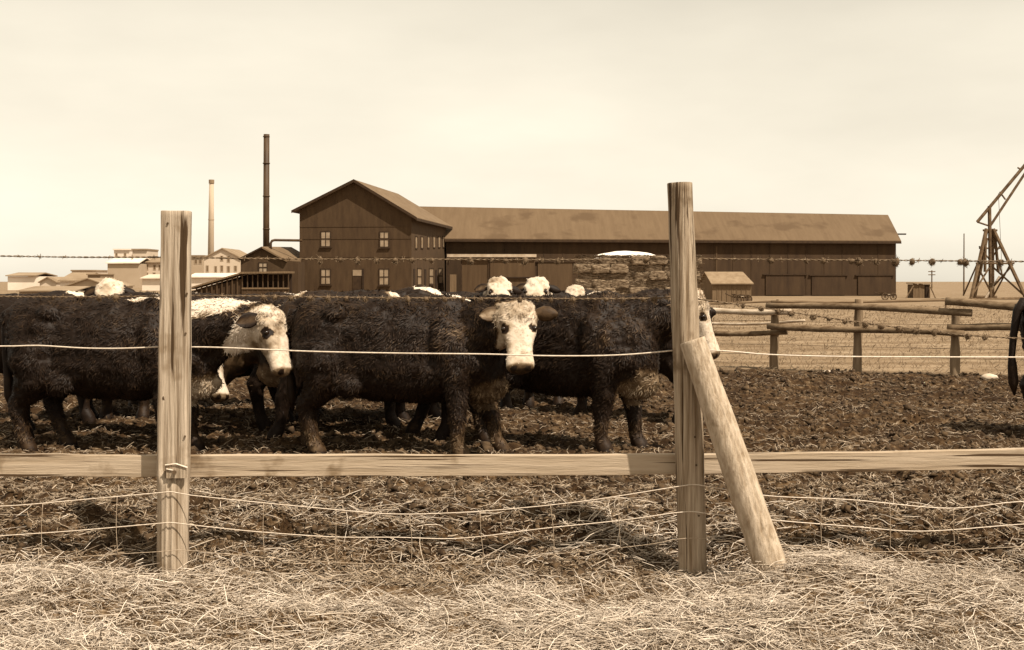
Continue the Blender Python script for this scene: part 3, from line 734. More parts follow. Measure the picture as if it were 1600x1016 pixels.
# ------------------------------------------------------------------ cattle
def ellipse_ring(x, cz, hw, hh, cy=0.0, n=20, sq=2.4, belly=1.0):
    pts = []
    for k in range(n):
        a = 2 * math.pi * k / n; c, s = math.cos(a), math.sin(a)
        y = math.copysign(abs(c) ** (2 / sq), c) * hw; z = math.copysign(abs(s) ** (2 / sq), s) * hh
        pts.append(Vector((x, cy + y, cz + z)))
    return pts

def make_steer(label, X, Y, yaw, neck_end, head_dir, roll_side=0.0, legs=None, vox=.017, fur=9000, crest=1.0, brisket=.5, ear_coat=.05,
               eyepatch=False, size=1.0, leg_coat=.19, seed=1, tailx=0.0, face=1.0, throat=0.0, up_dir=None, hs=1.0, crest_w=.07, tail=True, ear_s=1.0, ear_f=-.18):
    """canonical pose: looks along +x, stands on z=0; neck_end = poll position, head_dir = from poll to muzzle"""
    legs = legs or {}
    mb = MB()
    rings = [(-1.00, 1.12, .05, .06), (-.975, 1.10, .13, .15), (-.90, 1.03, .24, .31), (-.74, .97, .30, .395), (-.45, .955, .315, .415), (-.1, .935, .345, .445),
             (.22, .925, .335, .455), (.48, .945, .29, .43), (.68, .925, .245, .385), (.82, .89, .20, .31), (.90, .86, .12, .20), (.93, .85, .05, .09)]
    mb.loft([ellipse_ring(*r) for r in rings])
    # hips, shoulder, brisket
    def blob(c, r):
        n = 8; prof = [(-1, .15), (-.85, .53), (-.5, .87), (0, 1), (.5, .87), (.85, .53), (1, .15)]
        mb.loft([[Vector((c[0] + t * r[0], c[1] + q * r[1] * math.cos(2 * math.pi * k / 12), c[2] + q * r[2] * math.sin(2 * math.pi * k / 12))) for k in range(12)] for t, q in prof])
    for s in (-1, 1):
        blob((-.62, s * .20, 1.02), (.28, .15, .30)); blob((.50, s * .20, .90), (.22, .14, .34))
    for s in (-1, 1):
        blob((-.52, s * .255, 1.255), (.12, .075, .085)); blob((-.93, s * .11, 1.19), (.10, .06, .07)); blob((.40, s * .12, 1.29), (.17, .10, .11)); blob((.70, s * .20, .84), (.10, .085, .12)); blob((.42, s * .26, 1.0), (.12, .09, .24))
        blob((-.42, s * .24, .66), (.16, .08, .14))
    blob((.02, 0, .60), (.55, .20, .13)); blob((-.62, 0, 1.335), (.26, .10, .055)); blob((.36, 0, 1.355), (.26, .09, .06))
    blob((.74, 0, .63), (.22, .13, .15))
    poll = Vector(neck_end); hd = Vector(head_dir).normalized()
    neck_base = Vector((.56, 0, 1.02))
    dn = poll - neck_base; dn.normalize()
    nb2 = poll + hd * .08
    mid = neck_base.lerp(nb2, .5) + Vector((0, 0, .035)) - hd * 0.03
    mb.tube([neck_base - dn * .15, neck_base, mid, nb2 - dn * .03, nb2 + dn * .02], [(.20, .27), (.235, .32), (.185, .245), (.135, .17), (.10, .12)], 16)
    # dewlap from throat to brisket
    mb.tube([nb2 + hd * .12 - dn * .08, mid - Vector((0, 0, .16)) + hd * .03, (.72, 0, .66)], [(.07, .08), (.085, .11), (.10, .14)], 10)
    # head frame: t along hd, u = forehead normal, s sideways
    side = hd.cross(dn if abs(hd.dot(dn)) < .9 else Vector((0, 0, 1)))
    u0 = Vector((0, 0, 1)) - hd * hd.z
    if u0.length < .25: u0 = dn - hd * hd.dot(dn)
    u0 = (u0 * .55 + (dn - hd * hd.dot(dn)) * .9).normalized()
    if up_dir: u0 = Vector(up_dir)
    s_ax = hd.cross(u0).normalized(); u0 = s_ax.cross(hd).normalized()
    R = Matrix((hd, s_ax, u0)).transposed()
    def H(t, s, u): return poll + R @ Vector((t * hs, s * hs, u * hs))
    prof = [(-.07, .05, .03, .05), (-.05, .095, .065, .09), (.0, .125, .085, .12), (.08, .138, .092, .145), (.16, .143, .09, .165), (.22, .138, .083, .165), (.29, .112, .073, .145), (.36, .101, .066, .118),
            (.42, .102, .063, .10), (.47, .110, .063, .095), (.51, .109, .056, .088), (.54, .090, .038, .065), (.555, .045, .015, .03)]
    hr = []
    for t, w, uu, dd in prof:
        ring = []
        for k in range(18):
            a = 2 * math.pi * k / 18; c, s = math.cos(a), math.sin(a)
            y = math.copysign(abs(c) ** .8, c) * w * (1 - .28 * max(0, -s)); z = math.copysign(abs(s) ** .8, s); z = z * uu if z > 0 else z * dd
            ring.append(H(t, y, z))
        hr.append(ring)
    mb.loft(hr)
    for s in (-1, 1):                      # brows and nostril wings
        c = H(.145, s * .106, .062); mb.tube([c - hd * .05, c - hd * .02, c + hd * .015, c + hd * .035], [.012, .028, .028, .012], 8)
        c = H(.50, s * .062, .028); mb.tube([c - hd * .035, c, c + hd * .035], [.015, .036, .018], 8)
    # legs
    def leg(pts, rad): mb.tube(pts, rad, 12)
    gz = -.03
    for s, key in ((-1, 'fr'), (1, 'fl')):
        dx, dy, lift = legs.get(key, (0, 0, 0))
        y = s * .185
        leg([(.50, y, .92), (.53, y, .74), (.53 + dx * .35, y + dy * .3, .58), (.53 + dx * .75, y + dy * .7, .40), (.53 + dx * .85, y + dy * .85, .30), (.53 + dx * .95, y + dy, .15), (.545 + dx, y + dy, .095), (.57 + dx, y + dy, .05), (.585 + dx, y + dy, gz)],
            [.155, .15, .112, .088, .070, .058, .070, .074, .080])
    for s, key in ((-1, 'hr'), (1, 'hl')):
        dx, dy, lift = legs.get(key, (0, 0, 0))
        y = s * .19
        leg([(-.66, y, 1.0), (-.66, y, .82), (-.66 + dx * .2, y, .66), (-.76 + dx * .5, y + dy * .4, .54), (-.84 + dx * .7, y + dy * .6, .44), (-.82 + dx * .8, y + dy * .8, .30), (-.79 + dx * .95, y + dy, .15), (-.77 + dx, y + dy, .095), (-.745 + dx, y + dy, .05), (-.73 + dx, y + dy, gz)],
            [.22, .23, .185, .122, .092, .068, .060, .071, .075, .080])
    me0 = mb.mesh('tmp'); tmp = bpy.data.objects.new('tmp', me0); COL.objects.link(tmp)
    rm = tmp.modifiers.new('r', 'REMESH'); rm.mode = 'VOXEL'; rm.voxel_size = vox; rm.use_smooth_shade = True
    sm = tmp.modifiers.new('s', 'SMOOTH'); sm.factor = .5; sm.iterations = 4
    dg = bpy.context.evaluated_depsgraph_get(); dg.update()
    me = bpy.data.meshes.new_from_object(tmp.evaluated_get(dg)); bpy.data.objects.remove(tmp)
    me.name = 'steer'
    n = len(me.vertices); V = np.empty(n * 3, np.float32); me.vertices.foreach_get('co', V); V = V.reshape(-1, 3).astype(float)
    Nn = np.empty(n * 3, np.float32); me.vertices.foreach_get('normal', Nn); Nn = Nn.reshape(-1, 3).astype(float)
    Rm = np.array(R)
    h = (V - np.array(poll)) @ Rm / hs                       # t, s, u
    h0 = h; q0 = noise3(V * 11, seed + 31) * .6 + noise3(V * 26, seed + 32) * .4; h = h + .035 * q0[:, None]
    headness = sstep(-.10, -.02, h[:, 0]) * (1 - sstep(.155, .185, np.abs(h[:, 1]))) * (1 - sstep(.0, .03, -.20 - .1 * h[:, 0] - h[:, 2] + .02))
    headness *= (1 - sstep(.58, .64, h[:, 0])) * (1 - sstep(.15, .2, h[:, 2]))
    h = h0
    # colouring: 0 dark red, 1 white
    q = noise3(V * 7, seed) * .5 + noise3(V * 18, seed + 1) * .25
    coat = .04 + .03 * q
    coat = coat + np.clip(noise3(V * 5, seed + 9), 0, 1) * .08 + .20 * np.exp(-((V[:, 0] - .62) / .25) ** 2 - ((V[:, 2] - 1.12) / .22) ** 2) * (.6 + .8 * noise3(V * 9, seed + 10)) + .10 * sstep(1.15, 1.4, V[:, 2]) * np.clip(.4 + noise3(V * 6, seed + 12), 0, 1)  # sunlit highlights painted in as a browner shoulder and upper side
    # crest: along the top of the neck
    ax0 = np.array(neck_base); ax1 = np.array(poll); d_ = ax1 - ax0; tt = np.clip(((V - ax0) @ d_) / (d_ @ d_), -.5, 1.1)
    above = V[:, 2] - (ax0[2] + tt * d_[2]); lat = np.linalg.norm((V - (ax0 + tt[:, None] * d_))[:, :2], axis=1)
    cr_ = sstep(.15 - .5 * (crest_w - .07), .2 - .5 * (crest_w - .07), above + .06 * q) * (1 - sstep(crest_w, crest_w + .04, np.abs(lat) + .05 * q)) * (tt > -.32)
    coat = np.maximum(coat, cr_ * crest)
    br = sstep(.50, .62, V[:, 0] + .08 * q) * (1 - sstep(.66, .80, V[:, 2] + .12 * q)) * (V[:, 2] > .40) * (1 - headness) * (1 - sstep(.15, .21, np.abs(V[:, 1])))
    coat = np.maximum(coat, br * brisket)
    if throat:
        th = np.exp(-((h[:, 0] - .12) / .22) ** 2 - ((h[:, 2] + .22) / .20) ** 2) * (1 - sstep(.2, .26, np.abs(h[:, 1])))
        coat = np.maximum(coat, sstep(.35, .5, th + .15 * q) * throat)
    ul = (1 - sstep(.42, .47, V[:, 2] + .05 * q)) * (1 - sstep(.10, .2, np.abs(V[:, 1]))) * (np.abs(V[:, 0] + .1) < .5)
    coat = np.maximum(coat, ul * .30)
    lg = 1 - sstep(.22, .46, V[:, 2] + .14 * q); coat = np.maximum(coat, lg * leg_coat * (1 + .8 * q))
    coat = np.where(V[:, 2] < .055, .12, coat)
    hc = face * (.80 + .20 * q + .12 * noise3(V * 45, seed + 33)) - .16 * sstep(.1, .5, noise3(V * 9, seed + 34))
    hc = hc - .40 * sstep(.49, .52, h[:, 0]) - .16 * sstep(.05, .14, -h[:, 2]) * sstep(.1, .3, h[:, 0])  # dark nose pad; shading of the lower cheeks painted in
    for s in (-1, 1):
        nd = np.linalg.norm(h - np.array([.525, s * .052, .022]), axis=1); hc = np.where(nd < .027, .02, hc)
        ed = np.linalg.norm((h - np.array([.198, s * .123, .05])) * np.array([1, .6, 1]), axis=1)
        hc = np.where(ed + .022 * q0 < (.046 if eyepatch else .030), .05 if eyepatch else .16, hc)
    mo = (np.abs(h[:, 2] + .045) < .008) & (h[:, 0] > .42) & (headness > .5); hc = np.where(mo, .1, hc)
    coat = coat * (1 - headness) + hc * headness
    coat = np.clip(coat, 0, 1)
    attr(me, 'coat', coat)
    # curls of the winter coat
    legm = sstep(.25, .55, V[:, 2]) * .75 + .25
    curl = .55 * noise3(V * np.array([22, 22, 16]), seed + 3) + .45 * noise3(V * 40, seed + 4) + .8 * noise3(V * 8, seed + 5)
    V2 = V + Nn * (curl * .0150 * legm * (1 - .74 * headness))[:, None]
    pm = sstep(.0, .06, .16 - h[:, 0]) * headness * sstep(-.02, .03, h[:, 2])     # curly poll
    V2 += Nn * ((.014 + .018 * noise3(V * 26, seed + 6)) * pm)[:, None]
    me.vertices.foreach_set('co', V2.astype(np.float32).ravel()); me.update(); me.shade_smooth()
    root = empty('steer', (X, Y, hz(X, Y) * .5 - .025), yaw); root.scale = (size,) * 3
    tag(root, label, 'steer', 'cattle standing in the pen')
    link('body', me, M['coat'], root)
    # eyes, ears, tail
    import bmesh
    for s in (-1, 1):
        bm = bmesh.new(); bmesh.ops.create_uvsphere(bm, u_segments=12, v_segments=8, radius=.0225)
        em = bpy.data.meshes.new('eye'); bm.to_mesh(em); bm.free(); em.shade_smooth()
        e = link('eye', em, M['eye'], root); e.location = H(.198, s * .121, .052)
        base = H(.045, s * .11, .0); tip_d = (s_ax * s * .92 - hd * .10 + u0 * ear_f + Vector((0, 0, -.16))).normalized()
        fl = hd.cross(tip_d).normalized()
        rg = []
        for t, w, th in ((0, .028, .026), (.04, .042, .024), (.08, .055, .020), (.12, .050, .016), (.155, .030, .011), (.175, .009, .006)):
            t *= ear_s; w *= ear_s; c = base + tip_d * t - Vector((0, 0, .35 * t * t)); wd = hd * .85 - u0 * .3; wd = (wd - tip_d * wd.dot(tip_d)).normalized(); nn = wd.cross(tip_d).normalized()
            rg.append([c + wd * (w * math.cos(a)) + nn * (th * math.sin(a) - .022 * math.cos(a) ** 2) for a in np.linspace(0, 2 * math.pi, 10, endpoint=False)])
        eb = MB(); eb.loft(rg); em = eb.mesh('ear', True)
        attr(em, 'coat', [ear_coat + (.25 if (i % 10) in (7, 8) else 0) for i in range(len(em.vertices))])
        link('ear', em, M['coat'], root)
    tb = MB()
    if tail: tb.tube([(-.93, 0, 1.24), (-.99, 0, 1.25), (-1.03 - tailx * .3, 0, 1.17), (-1.04 - tailx * .6, .01, .95), (-1.03 - tailx, .01, .75), (-1.02 - tailx, .02, .66), (-1.01 - tailx, .02, .50), (-1.0 - tailx, .02, .38)],
                     [.06, .055, .042, .034, .030, .042, .046, .008], 10)
    tm = tb.mesh('tail', True)
    if tail: attr(tm, 'coat', [.05 if i < 50 else .16 for i in range(len(tm.vertices))]); link('tail', tm, M['coat'], root)
    # loose hair standing off the coat
    if fur:
        me.calc_loop_triangles(); nt_ = len(me.loop_triangles); T = np.empty(nt_ * 3, np.int32); me.loop_triangles.foreach_get('vertices', T); T = T.reshape(-1, 3)
        A, B, C = V2[T[:, 0]], V2[T[:, 1]], V2[T[:, 2]]
        ar = np.linalg.norm(np.cross(B - A, C - A), axis=1); hm = headness[T[:, 0]]; zm = V2[T[:, 0], 2]
        eyeness = np.minimum(np.linalg.norm(h[T[:, 0]] - np.array([.2, .12, .05]), axis=1), np.linalg.norm(h[T[:, 0]] - np.array([.2, -.12, .05]), axis=1))
        wgt = ar * np.where(hm > .5, np.where(h[T[:, 0], 0] < .14, 1.8, np.where(h[T[:, 0], 0] < .45, 1.0, .1)), 1) * (eyeness > .065) * np.where(zm < .12, 0, 1); wgt /= wgt.sum()
        rg = np.random.default_rng(seed * 13 + 5)
        ch = rg.choice(nt_, fur, p=wgt); r1, r2 = rg.random(fur), rg.random(fur); sw = r1 + r2 > 1; r1[sw], r2[sw] = 1 - r1[sw], 1 - r2[sw]
        pt = A[ch] + (B - A)[ch] * r1[:, None] + (C - A)[ch] * r2[:, None]
        nn = Nn[T[ch, 0]]; hmc = hm[ch]
        flow = np.stack([-.35 + 1.3 * noise3(pt * 9, seed + 21), 1.3 * noise3(pt * 9, seed + 22), -.6 + 1.3 * noise3(pt * 9, seed + 23)], 1) + .30 * rg.normal(size=(fur, 3))
        flow -= nn * (flow * nn).sum(1, keepdims=True); flow /= np.linalg.norm(flow, axis=1, keepdims=True) + 1e-6
        ln = rg.uniform(.02, .058, fur) * np.where(hmc > .5, np.where(h[T[ch, 0], 0] < .14, .62, .33), 1) * np.where(zm[ch] < .5, .8, 1)
        wd = np.cross(flow, nn); w0 = (rg.uniform(.0025, .0055, fur) * np.where(hmc > .5, .7, 1))[:, None]
        p1 = pt + flow * (ln * .55)[:, None] + nn * (ln * .24)[:, None]
        p2 = pt + flow * (ln * 1.0)[:, None] + nn * (ln * (.10 + .3 * rg.random(fur)))[:, None] + wd * (ln * rg.normal(size=fur) * .25)[:, None]
        VV = np.stack([pt - wd * w0 - nn * .004, pt + wd * w0 - nn * .004, p1 + wd * w0 * .8, p1 - wd * w0 * .8, p2], 1).reshape(-1, 3)
        bi = np.arange(fur)[:, None] * 5
        F3 = np.concatenate([bi + np.array([0, 1, 2]), bi + np.array([0, 2, 3]), bi + np.array([3, 2, 4])], 0)
        hmsh = raw_mesh('coat_hair', VV, F3)
        cc = coat[T[ch, 0]] + rg.uniform(-.03, .17, fur) * np.where(hmc > .5, .3, 1)  # lit strands put into the colour: hairs mostly paler than the hide
        attr(hmsh, 'coat', np.repeat(np.clip(cc, 0, 1), 5))
        ho = link('coat_hair', hmsh, M['coat'], root); ho['kind'] = 'stuff'
    return root
R_ = math.radians
# the three in front
make_steer('dark steer in profile behind the square post, its white face in three-quarter view', PX(182, 11.0), 11.0, R_(-4), (1.44, -.16, 1.25), (.32, -.30, -.88),
           legs={'fr': (-.02, 0, 0), 'fl': (.10, 0, 0), 'hr': (.02, 0, 0), 'hl': (.22, 0, 0)}, vox=.0145, fur=22000, crest=1.0, brisket=.6, eyepatch=True, seed=3, throat=1.0,
           up_dir=(.80, -.50, .35), hs=1.06, crest_w=.17, ear_s=1.3, ear_coat=.02)
make_steer('dark shaggy steer in the middle with its white face turned to the camera', PX(627, 10.7), 10.7, R_(-9), (1.08, -.26, 1.30), (.108, -.49, -.86),
           legs={'fr': (.02, -.02, 0), 'fl': (.30, 0, 0), 'hr': (.05, 0, 0), 'hl': (-.14, 0, 0)}, vox=.0145, fur=22000, crest=.3, brisket=.36, ear_coat=.30, seed=7, leg_coat=.27,
           up_dir=(.134, -.85, .5), hs=1.07, ear_s=1.25, ear_f=.30)
make_steer('dark steer behind the round post, its white muzzle showing past the post', .46, 11.1, R_(-30), (1.15, .26, 1.38), (.36, .035, -.92),
           legs={'fr': (-.05, 0, 0), 'fl': (.12, 0, 0), 'hr': (.05, 0, 0), 'hl': (-.1, 0, 0)}, vox=.0145, fur=18000, crest=.8, brisket=.45, seed=11, up_dir=(.9, .2, .4), hs=1.05)
# the ones behind
make_steer('steer with lowered white face, low beside the right edge of the square post', PX(168, 12.05), 12.05, R_(-3), (1.02, -.14, .84), (.40, -.36, -.80), vox=.018, fur=5000, crest=.6, brisket=.3, seed=43, legs={'fr': (.1, 0, 0), 'hl': (-.15, 0, 0)}, tail=False, leg_coat=.12, up_dir=(.8, -.4, .4))
make_steer('dark steer behind the hindquarters of the leftmost steer, hidden but for its legs', PX(52, 13.3), 13.3, R_(-6), (1.1, .1, 1.0), (.6, .1, -.75), vox=.022, fur=2500, seed=67, tail=False, leg_coat=.12, legs={'fr': (.15, 0, 0), 'hl': (-.12, 0, 0)})
make_steer('dark steer close behind the middle one, its legs seen under that belly', PX(556, 11.80), 11.80, R_(182), (1.05, -.15, .92), (.6, -.1, -.75), vox=.02, fur=4000, seed=71, tail=False, leg_coat=.10, legs={'fr': (-.1, 0, 0), 'fl': (.18, 0, 0), 'hr': (.2, 0, 0), 'hl': (-.1, 0, 0)}, face=.5)
make_steer('dark steer facing away left, between the square post and the middle steer', PX(362, 13.35), 13.35, R_(177), (1.1, -.1, 1.0), (.6, -.1, -.75), vox=.02, fur=3500, seed=61, tail=False, leg_coat=.12, legs={'fr': (.12, 0, 0), 'hl': (.12, 0, 0)})
make_steer('dark steer behind the first steer\'s head, back just clear of the near herd', PX(392, 14.9), 14.9, R_(5), (1.12, .1, 1.0), (.6, .1, -.75), vox=.022, fur=3000, seed=47, tail=False, leg_coat=.12)
make_steer('dark steer far back in the herd, legs seen under the middle steer\'s belly', PX(690, 17.6), 17.6, R_(176), (1.1, .1, 1.0), (.6, .1, -.75), vox=.022, fur=2500, seed=53, tail=False, leg_coat=.12)
make_steer('hindmost dark steer, small legs seen between middle and right steers', PX(835, 20.6), 20.6, R_(170), (1.1, .1, 1.0), (.6, .1, -.75), vox=.024, fur=2000, seed=59, tail=False, leg_coat=.12)
make_steer('dark steer standing second row, legs seen between the square post and the middle steer', PX(530, 12.68), 12.68, R_(4), (1.15, .1, 1.15), (.55, .2, -.8), vox=.02, fur=4000, seed=13, legs={'hl': (.2, 0, 0), 'fl': (.1, 0, 0)}, tail=False, leg_coat=.12)
make_steer('dark steer behind the round post, seen only by its rear legs and belly', PX(985, 13.6), 13.6, R_(140), (1.1, .25, 1.1), (.5, .5, -.7), vox=.02, fur=4000, seed=17, tail=False, leg_coat=.12)
make_steer('steer facing the camera, the lefthand white poll of the two above the middle steer', -.42, 15.0, R_(-72), (1.05, -.06, 1.50), (.62, -.12, -.55), vox=.02, fur=3500, seed=19, ear_coat=.08, crest=.4)
make_steer('steer facing the camera, its white poll directly above the middle steer\'s ear', .52, 15.4, R_(-104), (1.05, .04, 1.50), (.62, .05, -.55), vox=.02, fur=3500, seed=23, ear_coat=.08, crest=.4)
make_steer('steer deep in the herd, a small white poll under the hay stack', PX(930, 18.6), 18.6, R_(-112), (1.05, .05, 1.40), (.6, .05, -.6), vox=.022, fur=2500, seed=29)
make_steer('steer facing the camera, broad white poll left of the square post', PX(212, 13.9), 13.9, R_(-86), (1.08, 0, 1.46), (.60, .0, -.58), vox=.02, fur=4000, seed=31, legs={'fl': (.1, .05, 0)})
make_steer('dark steer in the third row, white crest showing over the middle steer\'s back', PX(598, 13.5), 13.5, R_(2), (1.1, .1, 1.08), (.6, .1, -.75), vox=.02, fur=3500, seed=37, size=1.03, tail=False, leg_coat=.12)
make_steer('black rumped steer at the right edge with long hanging tail', PX(1602, 12.0) + 1.0, 12.0, R_(3), (1.1, .1, 1.3), (.6, .1, -.7), vox=.02, fur=3000, seed=41, size=1.05, leg_coat=.1, tailx=.07)

# ------------------------------------------------------------------ near fence
fence = tag(empty('pen_fence', (0, 6.6, -.1)), 'near wire fence with two stout wooden posts, a leaning brace and a plank rail', 'fence')
YP = 6.6
def wood_post(pts, rad, name, m, seed, flat_from=None, n=72, parent=fence, crack=.004):
    """round log with lengthwise checks; flat_from: everything above this height is sawn flat in front"""
    rings = []; rs = random.Random(seed)
    grooves = [(rs.uniform(0, 2 * math.pi), rs.uniform(.06, .16), rs.uniform(.5, 1.8) * crack * 2, rs.uniform(-.15, .15)) for _ in range(13)]
    M_ = 90
    P0 = [Vector(p) for p in pts]
    cum = [0]
    for a, b_ in zip(P0, P0[1:]): cum.append(cum[-1] + (b_ - a).length)
    ax = (P0[-1] - P0[0]).normalized(); s = ax.cross(Vector((0, 1, 0))).normalized(); f = s.cross(ax).normalized()   # f points to -y or +y
    if f.y > 0: f = -f; s = -s
    for i in range(M_ + 1):
        d_ = cum[-1] * i / M_; j = max(k for k in range(len(cum) - 1) if cum[k] <= d_ + 1e-9); t = (d_ - cum[j]) / (cum[j + 1] - cum[j])
        c = P0[j].lerp(P0[j + 1], t); r = rad[j] + (rad[j + 1] - rad[j]) * t
        r *= 1 + .012 * math.sin(d_ * 7 + seed) + .01 * math.sin(d_ * 17 + seed * 2)
        ring = []
        for k in range(n):
            a = 2 * math.pi * k / n; rr = r
            for (ga, gw, gd, tw) in grooves:
                da = (a - ga - tw * d_ + math.pi) % (2 * math.pi) - math.pi
                rr -= gd * math.exp(-(da / gw * 2.2) ** 2)
            x, y = math.cos(a) * rr, math.sin(a) * rr
            if flat_from is not None and c.z > flat_from:
                kf = min(1, (c.z - flat_from) / .05)
                y = min(y, r * (1 - .42 * kf)); x = max(-r * 1.02, min(r * 1.02, x * (1 + .12 * kf)))
            ring.append(c + s * x + f * y)
        rings.append(ring)
    e = rings[-1]; cc = sum(e, Vector()) / n
    rings.append([p.lerp(cc, .04) + ax * .004 for p in e])
    return MB().loft(rings).build(name, m, parent, True)
def flat_end(o):
    pass
k6 = YP / F
pL = wood_post([(PX(269.5, YP), YP, -.45), (PX(271, YP), YP, .4), (PX(275.5, YP), YP, PZ(331, YP))], [24 * k6, 24 * k6, 21.5 * k6], 'post', M['post_cut'], 3, flat_from=PZ(752, YP))
pR = wood_post([(PX(1085, YP), YP, -.4), (PX(1075, YP), YP, .9), (PX(1062, YP), YP, PZ(287, YP))], [22.5 * k6, 22 * k6, 19.5 * k6], 'post', M['post'], 8, crack=.0022)
YB0, YB1 = 6.30, 6.46
br_ = wood_post([P(1218, 925, YB0), P(1151, 730, 6.38), P(1082, 533, YB1)], [25 * k6, 23.5 * k6, 20 * k6], 'brace', M['bark'], 21, crack=.0015)
# plank rails behind the posts
def plank(x0, yt0, yb0, x1, yt1, yb1, Y, th, seed):
    V = []; n = 40; rs = random.Random(seed)
    mb = MB(); rings = []
    for i in range(n + 1):
        t = i / n; px = x0 + (x1 - x0) * t
        w = .8 * math.sin(t * 9 + seed) + .5 * math.sin(t * 23 + seed)
        a = P(px, yt0 + (yt1 - yt0) * t + w * .7, Y); b_ = P(px, yb0 + (yb1 - yb0) * t + w * .5 + .4 * math.sin(t * 31), Y)
        ch = .004
        rings.append([b_ + Vector((0, 0, ch)), b_ + Vector((0, ch, 0)), b_ + Vector((0, th, 0)), a + Vector((0, th, 0)), a + Vector((0, ch, 0)), a + Vector((0, 0, -ch))])
    return mb.loft(rings).build('rail', M['rail'], fence)
YRl = YP + .078
plank(-60, 710.5, 745, 266, 711.5, 745.5, YRl, .038, 1)
plank(268, 711.5, 746, 1072, 710.5, 742.5, YRl + .006, .038, 2)
plank(1074, 711, 742, 1680, 700.5, 731.5, YRl, .038, 3)
# iron strap on the square post
Yst = YP - .085
st = MB().box((PX(259, Yst), Yst - .008, PZ(747, Yst)), (PX(291, Yst), Yst + .02, PZ(727, Yst))).build('strap', M['post'], fence)
MB().tube([P(258, 727, Yst - .01), P(275, 725, Yst - .012), P(293, 731, Yst - .01)], .005, 6).build('staple', M['wire'], st)
MB().tube([P(272.5, 738, Yst - .03), P(272.5, 738, Yst + .01)], .011, 8).build('bolt', M['iron'], st)
MB().tube([P(260, 733, Yst - .012), P(270, 735, Yst - .012)], .004, 6).build('pin', M['wire'], st)
# nail holes and knots
for px, py, Yq in ((262, 349, 6.555), (290, 521, 6.555), (292, 459, 6.555), (257, 622, 6.56), (289, 682, 6.55), (1086, 683, 6.523), (1088, 727, 6.522), (1092, 806, 6.52)):
    MB().tube([P(px, py, Yq - .006), P(px, py, Yq + .03)], .006 if py != 622 else .012, 8).build('nail', M['iron'], fence)

def smooth_path(pts, step=.03):
    """Catmull-Rom through the points"""
    pts = [Vector(p) for p in pts]; pts = [pts[0] * 2 - pts[1]] + pts + [pts[-1] * 2 - pts[-2]]; out = []
    for i in range(1, len(pts) - 2):
        a, b_, c, d_ = pts[i - 1:i + 3]; n = max(2, int((c - b_).length / step))
        for j in range(n):
            t = j / n
            out.append(.5 * ((2 * b_) + (c - a) * t + (2 * a - 5 * b_ + 4 * c - d_) * t * t + (3 * b_ - a - 3 * c + d_) * t ** 3))
    out.append(pts[-2]); return out
def barbed(pts, Y, m, barb_px=None, seed=0):
    path = smooth_path([P(x, y, Y) for x, y in pts], .012)
    mb = MB()
    for ph in (0, math.pi):
        q = []; d_ = 0
        for i, p in enumerate(path):
            if i: d_ += (path[i] - path[i - 1]).length
            a = d_ / .07 * 2 * math.pi + ph; q.append(p + Vector((0, math.cos(a), math.sin(a))) * .0031)
        mb.tube(q, .0025, 4)
    w = mb.build('barbed_wire', m, fence, True)
    rs = random.Random(seed); d_ = .05; acc = 0; barb = MB()
    for i in range(1, len(path)):
        acc += (path[i] - path[i - 1]).length
        if acc > d_:
            d_ += .125; p = path[i]; 
            b2 = MB()
            for k in range(2):
                a = rs.uniform(0, math.pi); v = Vector((rs.uniform(-.4, .4), math.cos(a), math.sin(a))) * .016; b2.tube([p - v + Vector((k * .005, 0, 0)), p + v + Vector((k * .005, 0, 0))], .0018, 4)
            b2.tube([p - Vector((.006, 0, 0)), p + Vector((.008, 0, 0))], .0058, 6)
            b2.build('barb', m, w)
    return w, path
# hair tufts caught on the barbs
def tuft_mesh(seed):
    rg = np.random.default_rng(seed); n = 260
    d_ = rg.normal(size=(n, 3)); d_ /= np.linalg.norm(d_, axis=1, keepdims=True)
    base = d_ * rg.uniform(.25, .8, n)[:, None] * np.array([1, .8, 1.0])
    tip = base + rg.normal(size=(n, 3)) * .35 + np.array([0, 0, -.15]); sd = np.cross(tip - base, rg.normal(size=(n, 3))); sd /= np.linalg.norm(sd, axis=1, keepdims=True); sd *= .10
    V = np.stack([base - sd, base + sd, tip], 1).reshape(-1, 3); F3 = np.arange(n * 3).reshape(-1, 3)
    import bmesh
    bm = bmesh.new(); bmesh.ops.create_icosphere(bm, subdivisions=2, radius=.72)
    c = np.array([v.co[:] for v in bm.verts]); c *= (1 + .35 * noise3(c * 2.2 + seed * 3, seed))[:, None]; cf = np.array([[v.index for v in f.verts] for f in bm.faces]); bm.free()
    me = raw_mesh('hair_tuft', np.concatenate([V, c]), np.concatenate([F3, cf + len(V)])); me.materials.append(M['tuft']); return me
tufts = [tuft_mesh(s) for s in range(5)]
def hang(w, path, xs, r, Y):
    for x in xs:
        X_ = PX(x, Y); p = min(path, key=lambda q: abs(q.x - X_))
        o = link('hair_tuft', tufts[random.randrange(5)], None, w); s = r * random.uniform(.7, 1.2)
        o.location = p + Vector((0, 0, -.3 * s)); o.scale = (s * random.uniform(.8, 1.15), s, s * random.uniform(.85, 1.3)); o.rotation_euler = (random.uniform(-.4, .4), random.uniform(-.4, .4), random.uniform(0, 6))
YW = YP + .07
w1, q1 = barbed([(-60, 399.5), (22, 400.5), (120, 402), (252, 402), (275, 402), (430, 404.5), (700, 405.5), (900, 406), (1060, 404.5)], YW, M['rust'], seed=1)
hang(w1, q1, (501.5, 533.6, 560, 588, 617, 645, 674, 735, 767, 791, 819, 846, 872, 965, 1010), .021, YW)
w1b, q1b = barbed([(1062, 404), (1200, 405.5), (1300, 406.5), (1400, 407), (1500, 408), (1680, 409.5)], YW, M['rust'], seed=2)
